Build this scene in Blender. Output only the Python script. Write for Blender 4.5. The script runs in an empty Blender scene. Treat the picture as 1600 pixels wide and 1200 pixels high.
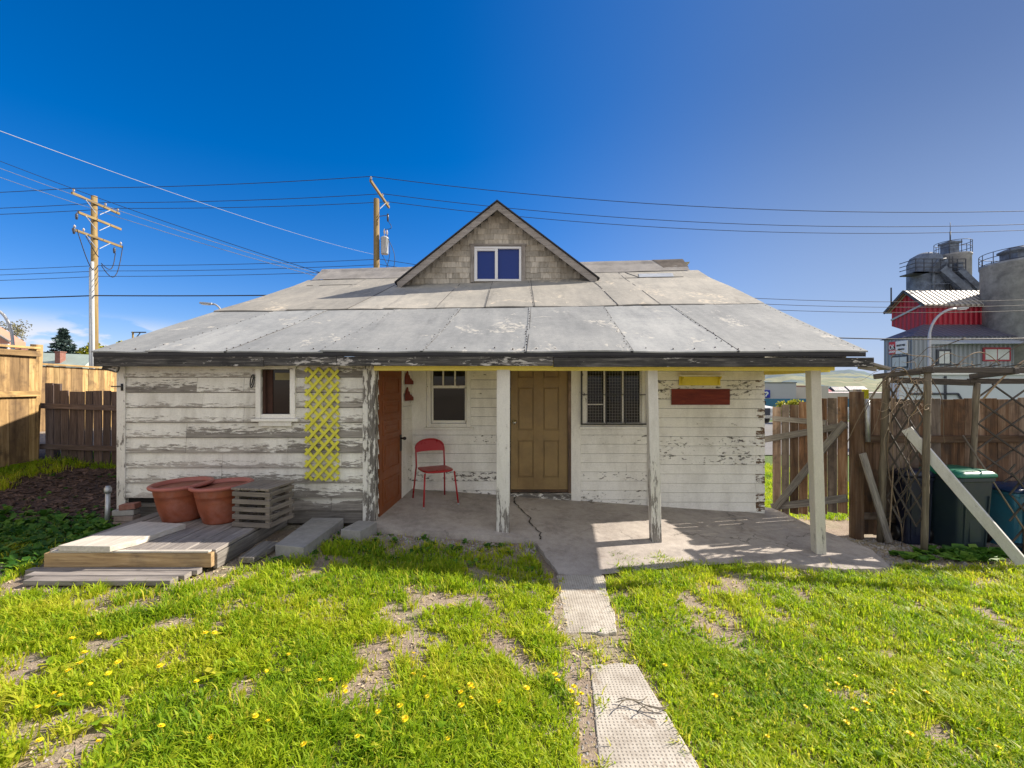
import bpy, bmesh, math, random
import numpy as np
from mathutils import Vector, Matrix, Euler

# ------------------------------------------------------------------ camera, light, sky
scene = bpy.context.scene
COL = scene.collection
R = math.radians
F = 711.1                       # focal length in pixels of the 1600 wide photograph
EYE = 1.66
HZ = 605.0
cam_d = bpy.data.cameras.new('camera'); cam = bpy.data.objects.new('camera', cam_d); COL.objects.link(cam)
cam.location = (0, 0, EYE); cam.rotation_euler = (R(90), 0, 0)
cam_d.sensor_width = 36; cam_d.lens = 16; cam_d.shift_y = (HZ - 600) / 1600.0
cam_d.clip_start = 0.05; cam_d.clip_end = 9000
scene.camera = cam

SUN = Vector((1.45, .48, 1.0)).normalized()
sun_d = bpy.data.lights.new('sun', 'SUN'); sun_d.energy = 5.0; sun_d.angle = R(0.55); sun_d.color = (1.0, .90, .76)
sun_o = bpy.data.objects.new('sun', sun_d); COL.objects.link(sun_o)
sun_o.rotation_euler = SUN.to_track_quat('Z', 'Y').to_euler(); sun_o.location = (20, 10, 30)

vs = scene.view_settings
vs.view_transform = 'Standard'; vs.look = 'None'; vs.exposure = 0.95; vs.gamma = 1.0; vs.use_curve_mapping = False

world = bpy.data.worlds.new('World'); scene.world = world; world.use_nodes = True
def build_world():
    nt = world.node_tree; nt.nodes.clear(); L = nt.links.new
    def n(t, **k):
        o = nt.nodes.new(t)
        for a, b in k.items(): setattr(o, a, b)
        return o
    out = n('ShaderNodeOutputWorld'); bg = n('ShaderNodeBackground'); L(bg.outputs[0], out.inputs[0])
    sky = n('ShaderNodeTexSky', sky_type='NISHITA'); sky.sun_disc = False
    sky.sun_elevation = math.asin(SUN.z); sky.sun_rotation = math.atan2(SUN.x, SUN.y)
    sky.altitude = 500; sky.air_density = 1.0; sky.dust_density = 0.4; sky.ozone_density = 3.0
    hs = n('ShaderNodeHueSaturation'); hs.inputs['Saturation'].default_value = 1.45; hs.inputs['Value'].default_value = 0.95
    L(sky.outputs[0], hs.inputs['Color'])
    tint = n('ShaderNodeMixRGB', blend_type='MULTIPLY'); tint.inputs[0].default_value = 1.; L(hs.outputs[0], tint.inputs[1]); tint.inputs[2].default_value = (1.1, .93, 1.16, 1)
    tc = n('ShaderNodeTexCoord'); sep = n('ShaderNodeSeparateXYZ'); L(tc.outputs['Generated'], sep.inputs[0])
    def mr(src, a, b, c=0., d=1.):
        m = n('ShaderNodeMapRange'); m.interpolation_type = 'SMOOTHSTEP'
        for i, v in zip((1, 2, 3, 4), (a, b, c, d)): m.inputs[i].default_value = v
        L(src, m.inputs[0]); return m.outputs[0]
    def mul(a, b, op='MULTIPLY'):
        m = n('ShaderNodeMath', operation=op); L(a, m.inputs[0])
        if isinstance(b, float): m.inputs[1].default_value = b
        else: L(b, m.inputs[1])
        return m.outputs[0]
    def noise(scale, sv, detail=6, rough=.55):
        mp = n('ShaderNodeMapping'); mp.inputs['Scale'].default_value = sv; L(tc.outputs['Generated'], mp.inputs[0])
        t = n('ShaderNodeTexNoise'); t.inputs['Scale'].default_value = scale; t.inputs['Detail'].default_value = detail
        t.inputs['Roughness'].default_value = rough; L(mp.outputs[0], t.inputs['Vector']); return t.outputs[0]
    # unseen bright cumulus added behind the camera to lighten the shaded facade
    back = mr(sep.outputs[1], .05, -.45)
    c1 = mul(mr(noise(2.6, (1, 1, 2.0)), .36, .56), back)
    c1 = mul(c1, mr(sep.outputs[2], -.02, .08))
    # low fair weather clouds on the left horizon
    low = mul(mr(sep.outputs[0], -.50, -.64), mul(mr(sep.outputs[2], .03, .06), mr(sep.outputs[2], .125, .075)))
    c2 = mul(mr(noise(7.0, (1.2, 1.2, 3.2)), .42, .50), low)
    # thin milky veil low over the horizon towards the sun side
    veil = mul(mr(sep.outputs[0], -.15, .68), .88)
    vc = n('ShaderNodeMixRGB'); L(mr(sep.outputs[2], .0, .55), vc.inputs[0]); vc.inputs[1].default_value = (2.6, 3.4, 4.9, 1); vc.inputs[2].default_value = (.72, 1.22, 2.45, 1)
    mx0 = n('ShaderNodeMixRGB'); L(veil, mx0.inputs[0]); L(tint.outputs[0], mx0.inputs[1]); L(vc.outputs[0], mx0.inputs[2])
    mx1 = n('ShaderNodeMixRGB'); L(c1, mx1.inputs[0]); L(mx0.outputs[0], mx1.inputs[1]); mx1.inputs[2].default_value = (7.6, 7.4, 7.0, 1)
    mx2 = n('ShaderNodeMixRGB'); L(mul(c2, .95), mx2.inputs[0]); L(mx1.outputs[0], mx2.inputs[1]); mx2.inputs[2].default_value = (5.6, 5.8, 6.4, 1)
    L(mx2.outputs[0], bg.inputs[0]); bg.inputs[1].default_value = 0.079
build_world()

# ------------------------------------------------------------------ helpers
rng = random.Random(7); nrng = np.random.default_rng(7)
def at(px, py, D): return Vector(((px - 800) / F * D, D, EYE - (py - HZ) / F * D))
def lerp(a, b, t): return a + (b - a) * t
def smooth(t): t = max(0., min(1., t)); return t * t * (3 - 2 * t)

ORG = {}
def tag(o, label=None, cat=None, group=None, kind=None):
    if label: o['label'] = label
    if cat: o['category'] = cat
    if group: o['group'] = group
    if kind: o['kind'] = kind
    return o
def thing(name, loc, label, cat, group=None):
    o = bpy.data.objects.new(name, None); COL.objects.link(o); o.location = loc; o.empty_display_size = .1
    ORG[o.name] = Vector(loc)
    return tag(o, label, cat, group)

class MB:
    def __init__(s): s.v = []; s.f = []; s.mi = []; s.bc = []; s.rn = []; s.sm = []; s.M = None; s.cm = 0; s.cs = False; s.fix = None
    def add(s, verts, faces, bcs=None, rnd=None):
        b = len(s.v)
        if s.M is not None: verts = [s.M @ Vector(p) for p in verts]
        r = rng.random() if rnd is None else rnd
        s.v += [tuple(p) for p in verts]
        s.bc += [tuple(p) for p in (bcs if bcs is not None else verts)]
        s.rn += [r] * len(verts)
        for f in faces:
            s.f.append([i + b for i in f]); s.mi.append(s.cm); s.sm.append(s.cs)
        return s
    def obox(s, c, size, Rm=None, rnd=None, taper=1.0):
        hx, hy, hz = size[0] / 2, size[1] / 2, size[2] / 2
        loc = [(x * hx, y * hy, z * hz) for x in (-1, 1) for y in (-1, 1) for z in (-1, 1)]
        order = sorted((0, 1, 2), key=lambda k: -size[k])
        bcs = [(p[order[0]], p[order[1]], p[order[2]]) for p in loc]
        if taper != 1.0: loc = [(p[0] * (taper if p[2] > 0 else 1), p[1] * (taper if p[2] > 0 else 1), p[2]) for p in loc]
        c = Vector(c)
        vs_ = [c + (Rm @ Vector(p) if Rm is not None else Vector(p)) for p in loc]
        fs = [(0, 1, 3, 2), (4, 6, 7, 5), (0, 4, 5, 1), (2, 3, 7, 6), (0, 2, 6, 4), (1, 5, 7, 3)]
        return s.add(vs_, fs, bcs, rnd)
    def box(s, x0, x1, y0, y1, z0, z1, rnd=None):
        return s.obox(((x0 + x1) / 2, (y0 + y1) / 2, (z0 + z1) / 2), (abs(x1 - x0), abs(y1 - y0), abs(z1 - z0)), None, rnd)
    def bar(s, p0, p1, w, t, up=(0, 0, 1), rnd=None):
        """w = size across (along side), t = size along up"""
        p0 = Vector(p0); p1 = Vector(p1); d = p1 - p0; Ln = d.length; x = d.normalized(); u = Vector(up)
        y = u.cross(x)
        if y.length < 1e-4: y = Vector((1, 0, 0)).cross(x)
        y.normalize(); z = x.cross(y)
        Rm = Matrix((x, y, z)).transposed()
        return s.obox((p0 + p1) / 2, (Ln, w, t), Rm, rnd)
    def tube(s, pts, r, n=8, cap=True, rnd=None):
        pts = [Vector(p) for p in pts]; m = len(pts)
        rs = r if isinstance(r, (list, tuple)) else [r] * m
        vs_ = []; bcs = []; fs = []; acc = 0
        prev = None
        for i, p in enumerate(pts):
            t = (pts[min(i + 1, m - 1)] - pts[max(i - 1, 0)]).normalized()
            if prev is None:
                a = Vector((0, 0, 1)) if abs(t.z) < .9 else Vector((1, 0, 0))
                a = (a - t * a.dot(t)).normalized()
            else:
                a = (prev - t * prev.dot(t)); a = a.normalized() if a.length > 1e-6 else t.orthogonal().normalized()
            prev = a; b = t.cross(a)
            if i: acc += (pts[i] - pts[i - 1]).length
            for k in range(n):
                an = 2 * math.pi * k / n
                q = p + (a * math.cos(an) + b * math.sin(an)) * rs[i]
                vs_.append(q); bcs.append((acc, math.cos(an) * rs[i], math.sin(an) * rs[i]))
        for i in range(m - 1):
            for k in range(n):
                fs.append((i * n + k, i * n + (k + 1) % n, (i + 1) * n + (k + 1) % n, (i + 1) * n + k))
        if cap: fs.append(tuple(range(n - 1, -1, -1))); fs.append(tuple((m - 1) * n + k for k in range(n)))
        o = s.cs; s.cs = True; s.add(vs_, fs, bcs, rnd); s.cs = o
        return s
    def lathe(s, prof, c, n=32, axis=None, rnd=None):
        c = Vector(c); vs_ = []; fs = []
        for r, z in prof:
            for k in range(n):
                a = 2 * math.pi * k / n; p = Vector((r * math.cos(a), r * math.sin(a), z))
                vs_.append(c + (axis @ p if axis is not None else p))
        m = len(prof)
        for i in range(m - 1):
            for k in range(n): fs.append((i * n + k, i * n + (k + 1) % n, (i + 1) * n + (k + 1) % n, (i + 1) * n + k))
        if prof[0][0] > 1e-5: fs.append(tuple(range(n - 1, -1, -1)))
        if prof[-1][0] > 1e-5: fs.append(tuple((m - 1) * n + k for k in range(n)))
        o = s.cs; s.cs = True; s.add(vs_, fs, None, rnd); s.cs = o
        return s
    def prism(s, poly, d, rnd=None):
        """poly: 3D loop, extruded by vector d"""
        n = len(poly); d = Vector(d); P = [Vector(p) for p in poly]
        vs_ = P + [p + d for p in P]
        nn = Vector((0, 0, 0))
        for i in range(n): nn += P[i].cross(P[(i + 1) % n])
        fs = [tuple(range(n - 1, -1, -1)), tuple(range(n, 2 * n))]
        fs += [(i, (i + 1) % n, n + (i + 1) % n, n + i) for i in range(n)]
        if nn.dot(d) < 0: fs = [tuple(reversed(f)) for f in fs]
        return s.add(vs_, fs, None, rnd)
    def quad(s, a, b, c, d, rnd=None): return s.add([a, b, c, d], [(0, 1, 2, 3)], None, rnd)
    def grid(s, fn, us, vs_, rnd=None, flip=False):
        P = [fn(u, v) for v in vs_ for u in us]; n = len(us); fs = []
        for j in range(len(vs_) - 1):
            for i in range(n - 1):
                f = (j * n + i, j * n + i + 1, (j + 1) * n + i + 1, (j + 1) * n + i)
                fs.append(tuple(reversed(f)) if flip else f)
        return s.add(P, fs, None, rnd)
    def build(s, name, mats, parent=None, bevel=0, label=None, cat=None, group=None, kind=None, org=None):
        if not isinstance(mats, (list, tuple)): mats = [mats]
        V = np.array(s.v, dtype=np.float64).reshape(-1, 3)
        if parent is not None: o0 = ORG[parent.name]
        elif org is not None: o0 = Vector(org)
        elif kind in ('structure', 'stuff'): o0 = Vector((0, 0, 0))
        else:
            mn = V.min(0); mx = V.max(0); o0 = Vector(((mn[0] + mx[0]) / 2, (mn[1] + mx[1]) / 2, mn[2]))
        me = bpy.data.meshes.new(name)
        me.from_pydata((V - np.array(o0)).tolist(), [], s.f)
        me.polygons.foreach_set('material_index', s.mi); me.polygons.foreach_set('use_smooth', s.sm)
        a = me.attributes.new('bc', 'FLOAT_VECTOR', 'POINT'); a.data.foreach_set('vector', np.array(s.bc, dtype=np.float32).ravel())
        a = me.attributes.new('rnd', 'FLOAT', 'POINT'); a.data.foreach_set('value', np.array(s.rn, dtype=np.float32))
        for m in mats: me.materials.append(m)
        me.update()
        o = bpy.data.objects.new(name, me); COL.objects.link(o)
        if parent is not None: o.parent = parent
        else: o.location = o0
        ORG[o.name] = Vector(o0)
        if bevel:
            b = o.modifiers.new('bevel', 'BEVEL'); b.width = bevel; b.segments = 2; b.limit_method = 'ANGLE'; b.angle_limit = R(40)
        tag(o, label, cat, group, kind)
        return o

def npmesh(name, V, Fc, nper, mat, rnd=None, smoothf=False, kind=None, parent=None):
    """fast mesh: V (n,3) float, Fc flat loop indices, nper loops per face array"""
    me = bpy.data.meshes.new(name); nf = len(nper)
    me.vertices.add(len(V)); me.vertices.foreach_set('co', np.asarray(V, np.float32).ravel())
    me.loops.add(len(Fc)); me.loops.foreach_set('vertex_index', np.asarray(Fc, np.int32))
    me.polygons.add(nf); st = np.zeros(nf, np.int32); st[1:] = np.cumsum(nper)[:-1]
    me.polygons.foreach_set('loop_start', st)
    try: me.polygons.foreach_set('loop_total', np.asarray(nper, np.int32))
    except Exception: pass
    me.polygons.foreach_set('use_smooth', np.full(nf, smoothf))
    if rnd is not None:
        a = me.attributes.new('rnd', 'FLOAT', 'POINT'); a.data.foreach_set('value', np.asarray(rnd, np.float32))
    me.materials.append(mat); me.update(calc_edges=True); me.validate()
    o = bpy.data.objects.new(name, me); COL.objects.link(o)
    if kind: o['kind'] = kind
    ORG[o.name] = Vector((0, 0, 0))
    return o

# smooth value noise in numpy
_perm = nrng.random((256, 256))
def vnoise(x, y, s=1.0, ox=0.0):
    x = np.asarray(x, float) * s + 100.3 + ox; y = np.asarray(y, float) * s + 57.7 + ox * 1.7
    xi = np.floor(x).astype(int); yi = np.floor(y).astype(int); fx = x - xi; fy = y - yi
    fx = fx * fx * (3 - 2 * fx); fy = fy * fy * (3 - 2 * fy)
    g = lambda a, b: _perm[a & 255, b & 255]
    return (g(xi, yi) * (1 - fx) + g(xi + 1, yi) * fx) * (1 - fy) + (g(xi, yi + 1) * (1 - fx) + g(xi + 1, yi + 1) * fx) * fy
def fbm(x, y, s=1.0, o=0.0):
    return .55 * vnoise(x, y, s, o) + .28 * vnoise(x, y, s * 2.1, o + 5) + .17 * vnoise(x, y, s * 4.3, o + 9)

# ------------------------------------------------------------------ materials
class NT:
    def __init__(s, name):
        s.m = bpy.data.materials.new(name); s.m.use_nodes = True; s.t = s.m.node_tree; s.t.nodes.clear()
        s.out = s.n('ShaderNodeOutputMaterial'); s.p = s.n('ShaderNodeBsdfPrincipled'); s.l(s.p.outputs[0], s.out.inputs[0])
    def n(s, t, **k):
        o = s.t.nodes.new(t)
        for a, b in k.items(): setattr(o, a, b)
        return o
    def l(s, a, b): s.t.links.new(a, b)
    def val(s, sock, v):
        if hasattr(v, 'is_output'): s.l(v, sock)
        elif isinstance(v, (tuple, list)): sock.default_value = (*v, 1) if len(v) == 3 and sock.type == 'RGBA' else v
        else: sock.default_value = v
    def math(s, op, a, b=0.0, c=None):
        m = s.n('ShaderNodeMath', operation=op); s.val(m.inputs[0], a); s.val(m.inputs[1], b)
        if c is not None: s.val(m.inputs[2], c)
        return m.outputs[0]
    def attr(s, name):
        a = s.n('ShaderNodeAttribute'); a.attribute_name = name; return a
    def obj(s): return s.n('ShaderNodeTexCoord').outputs['Object']
    def vec(s, src, scale=(1, 1, 1), off=None):
        m = s.n('ShaderNodeVectorMath', operation='MULTIPLY'); s.l(src, m.inputs[0]); m.inputs[1].default_value = scale
        if off is None: return m.outputs[0]
        a = s.n('ShaderNodeVectorMath', operation='ADD'); s.l(m.outputs[0], a.inputs[0]); s.l(off, a.inputs[1]); return a.outputs[0]
    def noise(s, v, scale=5., detail=5, rough=.55, dist=0.):
        t = s.n('ShaderNodeTexNoise'); s.l(v, t.inputs['Vector'])
        t.inputs['Scale'].default_value = scale; t.inputs['Detail'].default_value = detail
        t.inputs['Roughness'].default_value = rough; t.inputs['Distortion'].default_value = dist
        return t.outputs[0]
    def ramp(s, f, stops):
        r = s.n('ShaderNodeValToRGB'); s.l(f, r.inputs[0]); e = r.color_ramp.elements
        while len(e) < len(stops): e.new(.5)
        for el, (p, c) in zip(e, stops): el.position = p; el.color = (*c, 1) if len(c) == 3 else c
        return r.outputs[0]
    def rng(s, f, a, b, c=0., d=1.):
        m = s.n('ShaderNodeMapRange'); s.val(m.inputs[0], f)
        for i, v in zip((1, 2, 3, 4), (a, b, c, d)): s.val(m.inputs[i], v)
        return m.outputs[0]
    def mix(s, f, a, b, mode='MIX'):
        m = s.n('ShaderNodeMixRGB', blend_type=mode); s.val(m.inputs[0], f); s.val(m.inputs[1], a); s.val(m.inputs[2], b); return m.outputs[0]
    def scale(s, col, f):
        m = s.n('ShaderNodeVectorMath', operation='SCALE'); s.val(m.inputs[0], col); s.val(m.inputs[3], f); return m.outputs[0]
    def bump(s, h, strength=.4, dist=.01):
        b = s.n('ShaderNodeBump'); b.inputs['Strength'].default_value = strength; b.inputs['Distance'].default_value = dist
        s.l(h, b.inputs['Height']); s.l(b.outputs[0], s.p.inputs['Normal'])
    def fin(s, col, rough=.7, metal=0., spec=None):
        s.val(s.p.inputs['Base Color'], col); s.val(s.p.inputs['Roughness'], rough); s.val(s.p.inputs['Metallic'], metal)
        if spec is not None: s.p.inputs['Specular IOR Level'].default_value = spec
        return s.m

def m_wood(name, stops, var=.35, stain=.35, grain=(2.5, 38, 38), rough=.8, paint=None, amount=.5, lowbias=0., psc=(3.5, 16, 16), pdirt=.25, stainc=(.06, .05, .045), stsc=2.2, knots=True, alongbias=0., greymix=0., greyc=(.20, .185, .17)):
    """weathered board; optional old paint over it that has come off in flakes"""
    t = NT(name); bc = t.attr('bc').outputs['Vector']; rd = t.attr('rnd').outputs['Fac']
    off = t.n('ShaderNodeCombineXYZ'); t.l(t.math('MULTIPLY', rd, 61.), off.inputs[0]); t.l(t.math('MULTIPLY', rd, 23.), off.inputs[1]); t.l(t.math('MULTIPLY', rd, 9.), off.inputs[2])
    g = t.noise(t.vec(bc, grain, off.outputs[0]), 1., 7, .62, .6)
    fine = t.noise(t.vec(bc, (grain[0] * 4, grain[1] * 5, grain[2] * 5), off.outputs[0]), 1., 3, .6)
    col = t.ramp(t.math('ADD', t.math('MULTIPLY', g, .8), t.math('MULTIPLY', fine, .2)), stops)
    r2 = t.math('FRACT', t.math('MULTIPLY', rd, 7.31))
    col = t.scale(col, t.rng(r2, 0, 1, 1 - var, 1 + var))
    ob = t.obj()
    if greymix: col = t.mix(t.math('MULTIPLY', t.rng(t.math('FRACT', t.math('MULTIPLY', rd, 17.7)), .35, .75), greymix), col, t.scale(greyc, t.rng(g, .3, .7, .5, 1.4)))
    st = t.rng(t.noise(ob, stsc, 6, .65, .4), .5, .72)
    col = t.mix(t.math('MULTIPLY', st, stain), col, stainc)
    if knots:
        vo = t.n('ShaderNodeTexVoronoi'); t.l(t.vec(bc, (3.2, 9, 9), off.outputs[0]), vo.inputs['Vector']); vo.inputs['Scale'].default_value = 1.
        col = t.mix(t.math('MULTIPLY', t.rng(vo.outputs['Distance'], .13, .05), .6), col, stainc)
    h = g
    rough_s = rough
    if paint is not None:
        bs = t.n('ShaderNodeSeparateXYZ'); t.l(bc, bs.inputs[0])
        n1 = t.noise(t.vec(bc, psc, off.outputs[0]), 1., 8, .68, .25)
        n2 = t.noise(ob, 1.1, 4, .6)
        n3 = t.noise(t.vec(bc, (14, 46, 46), off.outputs[0]), 1., 4, .7)
        f = t.math('ADD', t.math('ADD', t.math('MULTIPLY', n1, .55), t.math('MULTIPLY', n2, .30)), t.math('MULTIPLY', n3, .2))
        f = t.math('ADD', f, t.math('MULTIPLY', bs.outputs[1], lowbias))
        f = t.math('ADD', f, t.rng(r2, 0, 1, -.06, .06))
        if alongbias: f = t.math('ADD', f, t.math('MULTIPLY', bs.outputs[0], alongbias))
        mask = t.rng(f, amount - .012, amount + .012)
        edge = t.rng(f, amount - .05, amount)
        pc = t.mix(t.math('MULTIPLY', t.rng(t.noise(t.vec(ob, (1, 1, .35)), 3.1, 6, .7), .42, .75), pdirt), paint, (.30, .27, .22))
        pc = t.scale(pc, t.rng(t.noise(ob, 60, 3, .6), .2, .8, .9, 1.08))
        pc = t.mix(t.math('MULTIPLY', t.rng(fine, .56, .7), .25), pc, (.2, .18, .15))
        col = t.mix(mask, col, pc)
        h = t.math('ADD', t.math('MULTIPLY', g, .35), mask)
        rough_s = t.rng(mask, 0, 1, .85, .6)
    t.bump(h, .55, .006)
    return t.fin(col, rough_s)

def m_plain(name, col, rough=.5, metal=0., var=.12, nsc=6., dirt=0., dirtc=(.1, .08, .06), bump=.05, fine=90., spec=None):
    t = NT(name); ob = t.obj()
    c = t.scale(col, t.rng(t.noise(ob, nsc, 7, .68), .28, .72, 1 - var, 1 + var))
    if dirt: c = t.mix(t.math('MULTIPLY', t.rng(t.noise(ob, nsc * .6, 8, .7, .3), .48, .72), dirt), c, dirtc)
    h = t.noise(ob, fine, 3, .6); t.bump(h, bump, .004)
    return t.fin(c, t.rng(t.noise(ob, nsc * 2, 4), .3, .7, max(0.02, rough - .08), min(1, rough + .08)), metal, spec)

WHITE = (.84, .82, .77)
GREYW = [(.28, (.05, .043, .038)), (.45, (.16, .145, .13)), (.6, (.27, .25, .225)), (.75, (.40, .37, .33))]
M = {}
M['wing'] = m_wood('peeling_siding', [(.28, (.12, .105, .09)), (.45, (.27, .245, .215)), (.6, (.40, .37, .33)), (.75, (.52, .49, .44))], .3, .4, paint=(.77, .75, .69), amount=.498, lowbias=1.3, pdirt=.65, psc=(7, 40, 40))
M['wing_low'] = m_wood('bare_siding', GREYW, .3, .5, paint=(.6, .58, .53), amount=.66, lowbias=1.2)
M['wall'] = m_wood('white_siding', GREYW, .25, .3, paint=WHITE, amount=.425, lowbias=0., psc=(11, 24, 24), pdirt=.45, stainc=(.10, .06, .04))
M['trim'] = m_wood('white_trim', GREYW, .25, .3, paint=WHITE, amount=.40, psc=(6, 18, 18), pdirt=.35)
M['trim_worn'] = m_wood('worn_trim', GREYW, .25, .35, paint=(.74, .72, .67), amount=.475, psc=(5, 20, 20), pdirt=.5)
M['beam'] = m_wood('yellowed_paint', GREYW, .1, .2, paint=(.88, .74, .16), amount=.30, pdirt=.15)
M['post'] = m_wood('post_paint', GREYW, .2, .4, paint=(.70, .68, .64), amount=.475, lowbias=0., alongbias=.10, psc=(2.6, 24, 24), pdirt=.5)
M['post_good'] = m_wood('post_paint_sound', GREYW, .1, .4, paint=(.60, .57, .49), amount=.43, alongbias=.10, psc=(2.6, 22, 22), pdirt=.4)
M['fascia'] = m_wood('weathered_fascia', [(.3, (.012, .012, .013)), (.5, (.06, .057, .055)), (.7, (.24, .225, .21))], .3, .85, paint=(.46, .44, .42), amount=.57, psc=(6, 22, 22), stainc=(.008, .008, .010), stsc=2.)
M['cedar'] = m_wood('new_cedar', [(.27, (.09, .052, .022)), (.46, (.33, .21, .08)), (.7, (.55, .39, .18))], .4, .8, grain=(1.3, 17, 17), stainc=(.085, .05, .028), stsc=5.0, greymix=.55, greyc=(.17, .10, .05))
M['oldfence'] = m_wood('brown_fence', [(.3, (.030, .017, .011)), (.46, (.145, .072, .034)), (.58, (.22, .135, .08)), (.74, (.30, .245, .20))], .55, .8, grain=(1.2, 15, 15), stainc=(.028, .024, .022), stsc=4.2, greymix=.45)
M['picket'] = m_wood('dark_picket', [(.25, (.03, .02, .018)), (.5, (.10, .07, .06)), (.75, (.19, .145, .125))], .35, .4)
M['greyboard'] = m_wood('grey_board', GREYW, .25, .3)
M['deck'] = m_wood('grey_deck', [(.25, (.11, .095, .09)), (.5, (.26, .235, .22)), (.75, (.42, .39, .36))], .22, .3)
M['deckedge'] = m_wood('tan_lumber', [(.25, (.14, .085, .04)), (.5, (.34, .225, .11)), (.75, (.5, .36, .2))], .2, .5)
M['ply'] = m_wood('pale_panel', [(.25, (.34, .31, .27)), (.5, (.54, .5, .44)), (.75, (.68, .64, .58))], .1, .35, stsc=3.5, stainc=(.22, .2, .17))
M['pallet'] = m_wood('pallet_slats', [(.25, (.08, .065, .055)), (.5, (.20, .17, .145)), (.75, (.33, .29, .25))], .35, .4)
M['whiteboard'] = m_wood('whitewashed_board', GREYW, .1, .2, paint=(.62, .62, .61), amount=.42, pdirt=.5)
M['pole'] = m_wood('pole_wood', [(.25, (.09, .055, .018)), (.5, (.24, .165, .06)), (.75, (.34, .26, .12))], .15, .3, grain=(.6, 12, 12), knots=False)
M['arbor'] = m_wood('arbor_wood', [(.25, (.02, .017, .015)), (.5, (.065, .055, .048)), (.75, (.16, .14, .115))], .35, .35)
M['arborpost'] = m_wood('arbor_post', [(.25, (.06, .05, .035)), (.5, (.17, .14, .10)), (.75, (.30, .26, .19))], .2, .3)
M['cane'] = m_wood('dry_cane', [(.2, (.08, .055, .035)), (.5, (.26, .19, .125)), (.8, (.48, .40, .30))], .7, .1, knots=False)
M['shingle'] = m_wood('grey_shingle', [(.25, (.22, .195, .16)), (.5, (.48, .445, .375)), (.75, (.66, .62, .55))], .25, .35, stainc=(.26, .18, .08), stsc=1.6, grain=(20, 4, 20), knots=False)
M['barge'] = m_wood('barge_board', [(.25, (.14, .12, .105)), (.5, (.30, .275, .25)), (.75, (.46, .43, .39))], .15, .45, stainc=(.05, .045, .045))
M['brownsign'] = m_wood('red_brown_board', [(.25, (.075, .010, .008)), (.5, (.17, .024, .016)), (.75, (.27, .05, .025))], .1, .2, grain=(3, 18, 18))
M['door_brown'] = m_plain('brown_door_paint', (.22, .062, .016), .45, var=.15, dirt=.25, dirtc=(.28, .12, .06))
M['door_tan'] = m_plain('tan_door_paint', (.25, .165, .065), .5, var=.18, dirt=.7, dirtc=(.15, .085, .03), nsc=3.5)
M['yellow'] = m_plain('yellow_lattice', (.64, .61, .05), .55, var=.18, dirt=.3, dirtc=(.3, .25, .04))
M['yshelf'] = m_plain('yellow_shelf', (.72, .58, .05), .5, var=.12, dirt=.2, dirtc=(.2, .15, .05))
M['red'] = m_plain('red_metal', (.34, .006, .012), .33, var=.08)
M['terra'] = m_plain('terracotta_plastic', (.25, .066, .030), .48, var=.25, nsc=9., dirt=.5, dirtc=(.40, .19, .16), bump=.04)
M['terra_rim'] = m_plain('terracotta_rim', (.36, .11, .085), .5, var=.12, nsc=4., dirt=.4, dirtc=(.42, .22, .2))
M['soil'] = m_plain('potting_soil', (.03, .022, .016), .95, var=.4, nsc=40, bump=.8, fine=40)
M['frame'] = m_plain('black_iron', (.012, .012, .013), .4)
M['mesh'] = m_plain('wire_mesh', (.30, .30, .29), .5, .3)
M['vinyl'] = m_plain('white_vinyl', (.74, .75, .76), .35, var=.04)
M['chrome'] = m_plain('worn_chrome', (.55, .54, .5), .25, 1.)
M['galv'] = m_plain('galvanised_steel', (.42, .44, .46), .45, .7, var=.25, nsc=14)
M['lampgrey'] = m_plain('lamp_grey', (.40, .41, .42), .5, .2)
M['curtain'] = m_plain('curtain', (.22, .19, .10), .9, var=.25, nsc=8)
M['dark'] = m_plain('gap_shade', (.012, .010, .009), .9)  # near-black colour stands in for shade in the gaps between siding boards
M['brick'] = m_plain('red_brick', (.24, .10, .075), .9, var=.3, nsc=12, dirt=.5, dirtc=(.3, .26, .23), bump=.5, fine=60)
M['brick2'] = m_plain('grey_brick', (.22, .17, .15), .9, var=.3, nsc=12, dirt=.5, dirtc=(.3, .28, .26), bump=.5, fine=60)
M['block'] = m_plain('cinder_block', (.30, .29, .28), .95, var=.25, nsc=9, dirt=.3, dirtc=(.14, .13, .12), bump=.7, fine=110)
M['binbody'] = m_plain('dark_green_bin', (.014, .028, .040), .45, var=.12, dirt=.3, dirtc=(.035, .06, .05))
M['binlid'] = m_plain('green_bin_lid', (.012, .16, .10), .4, var=.12, dirt=.25, dirtc=(.10, .22, .17))
M['navybin'] = m_plain('navy_bin', (.008, .013, .035), .4)
M['tote'] = m_plain('blue_tote', (.03, .16, .26), .45, var=.15, dirt=.2)
M['totelid'] = m_plain('dark_blue_lid', (.010, .035, .10), .4)
M['wire'] = m_plain('power_wire', (.012, .012, .016), .6)
M['wirelight'] = m_plain('bare_aluminium_wire', (.30, .32, .36), .5, .1)
M['insul'] = m_plain('porcelain', (.55, .5, .47), .3)
M['ceramic'] = m_plain('dark_ceramic', (.05, .055, .07), .35)
M['metalgrey'] = m_plain('transformer_grey', (.42, .44, .46), .4, .1)
M['tar'] = m_plain('black_flashing', (.018, .018, .022), .6)
def m_glass(name, col, rough=.03):
    t = NT(name); t.bump(t.noise(t.obj(), 3.5, 2), .04, .01); return t.fin(col, rough, 0., .30)
M['glass'] = m_glass('window_glass', (.012, .013, .015))
M['glass_blue'] = m_glass('gable_window_film', (.008, .034, .21), .22)
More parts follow.
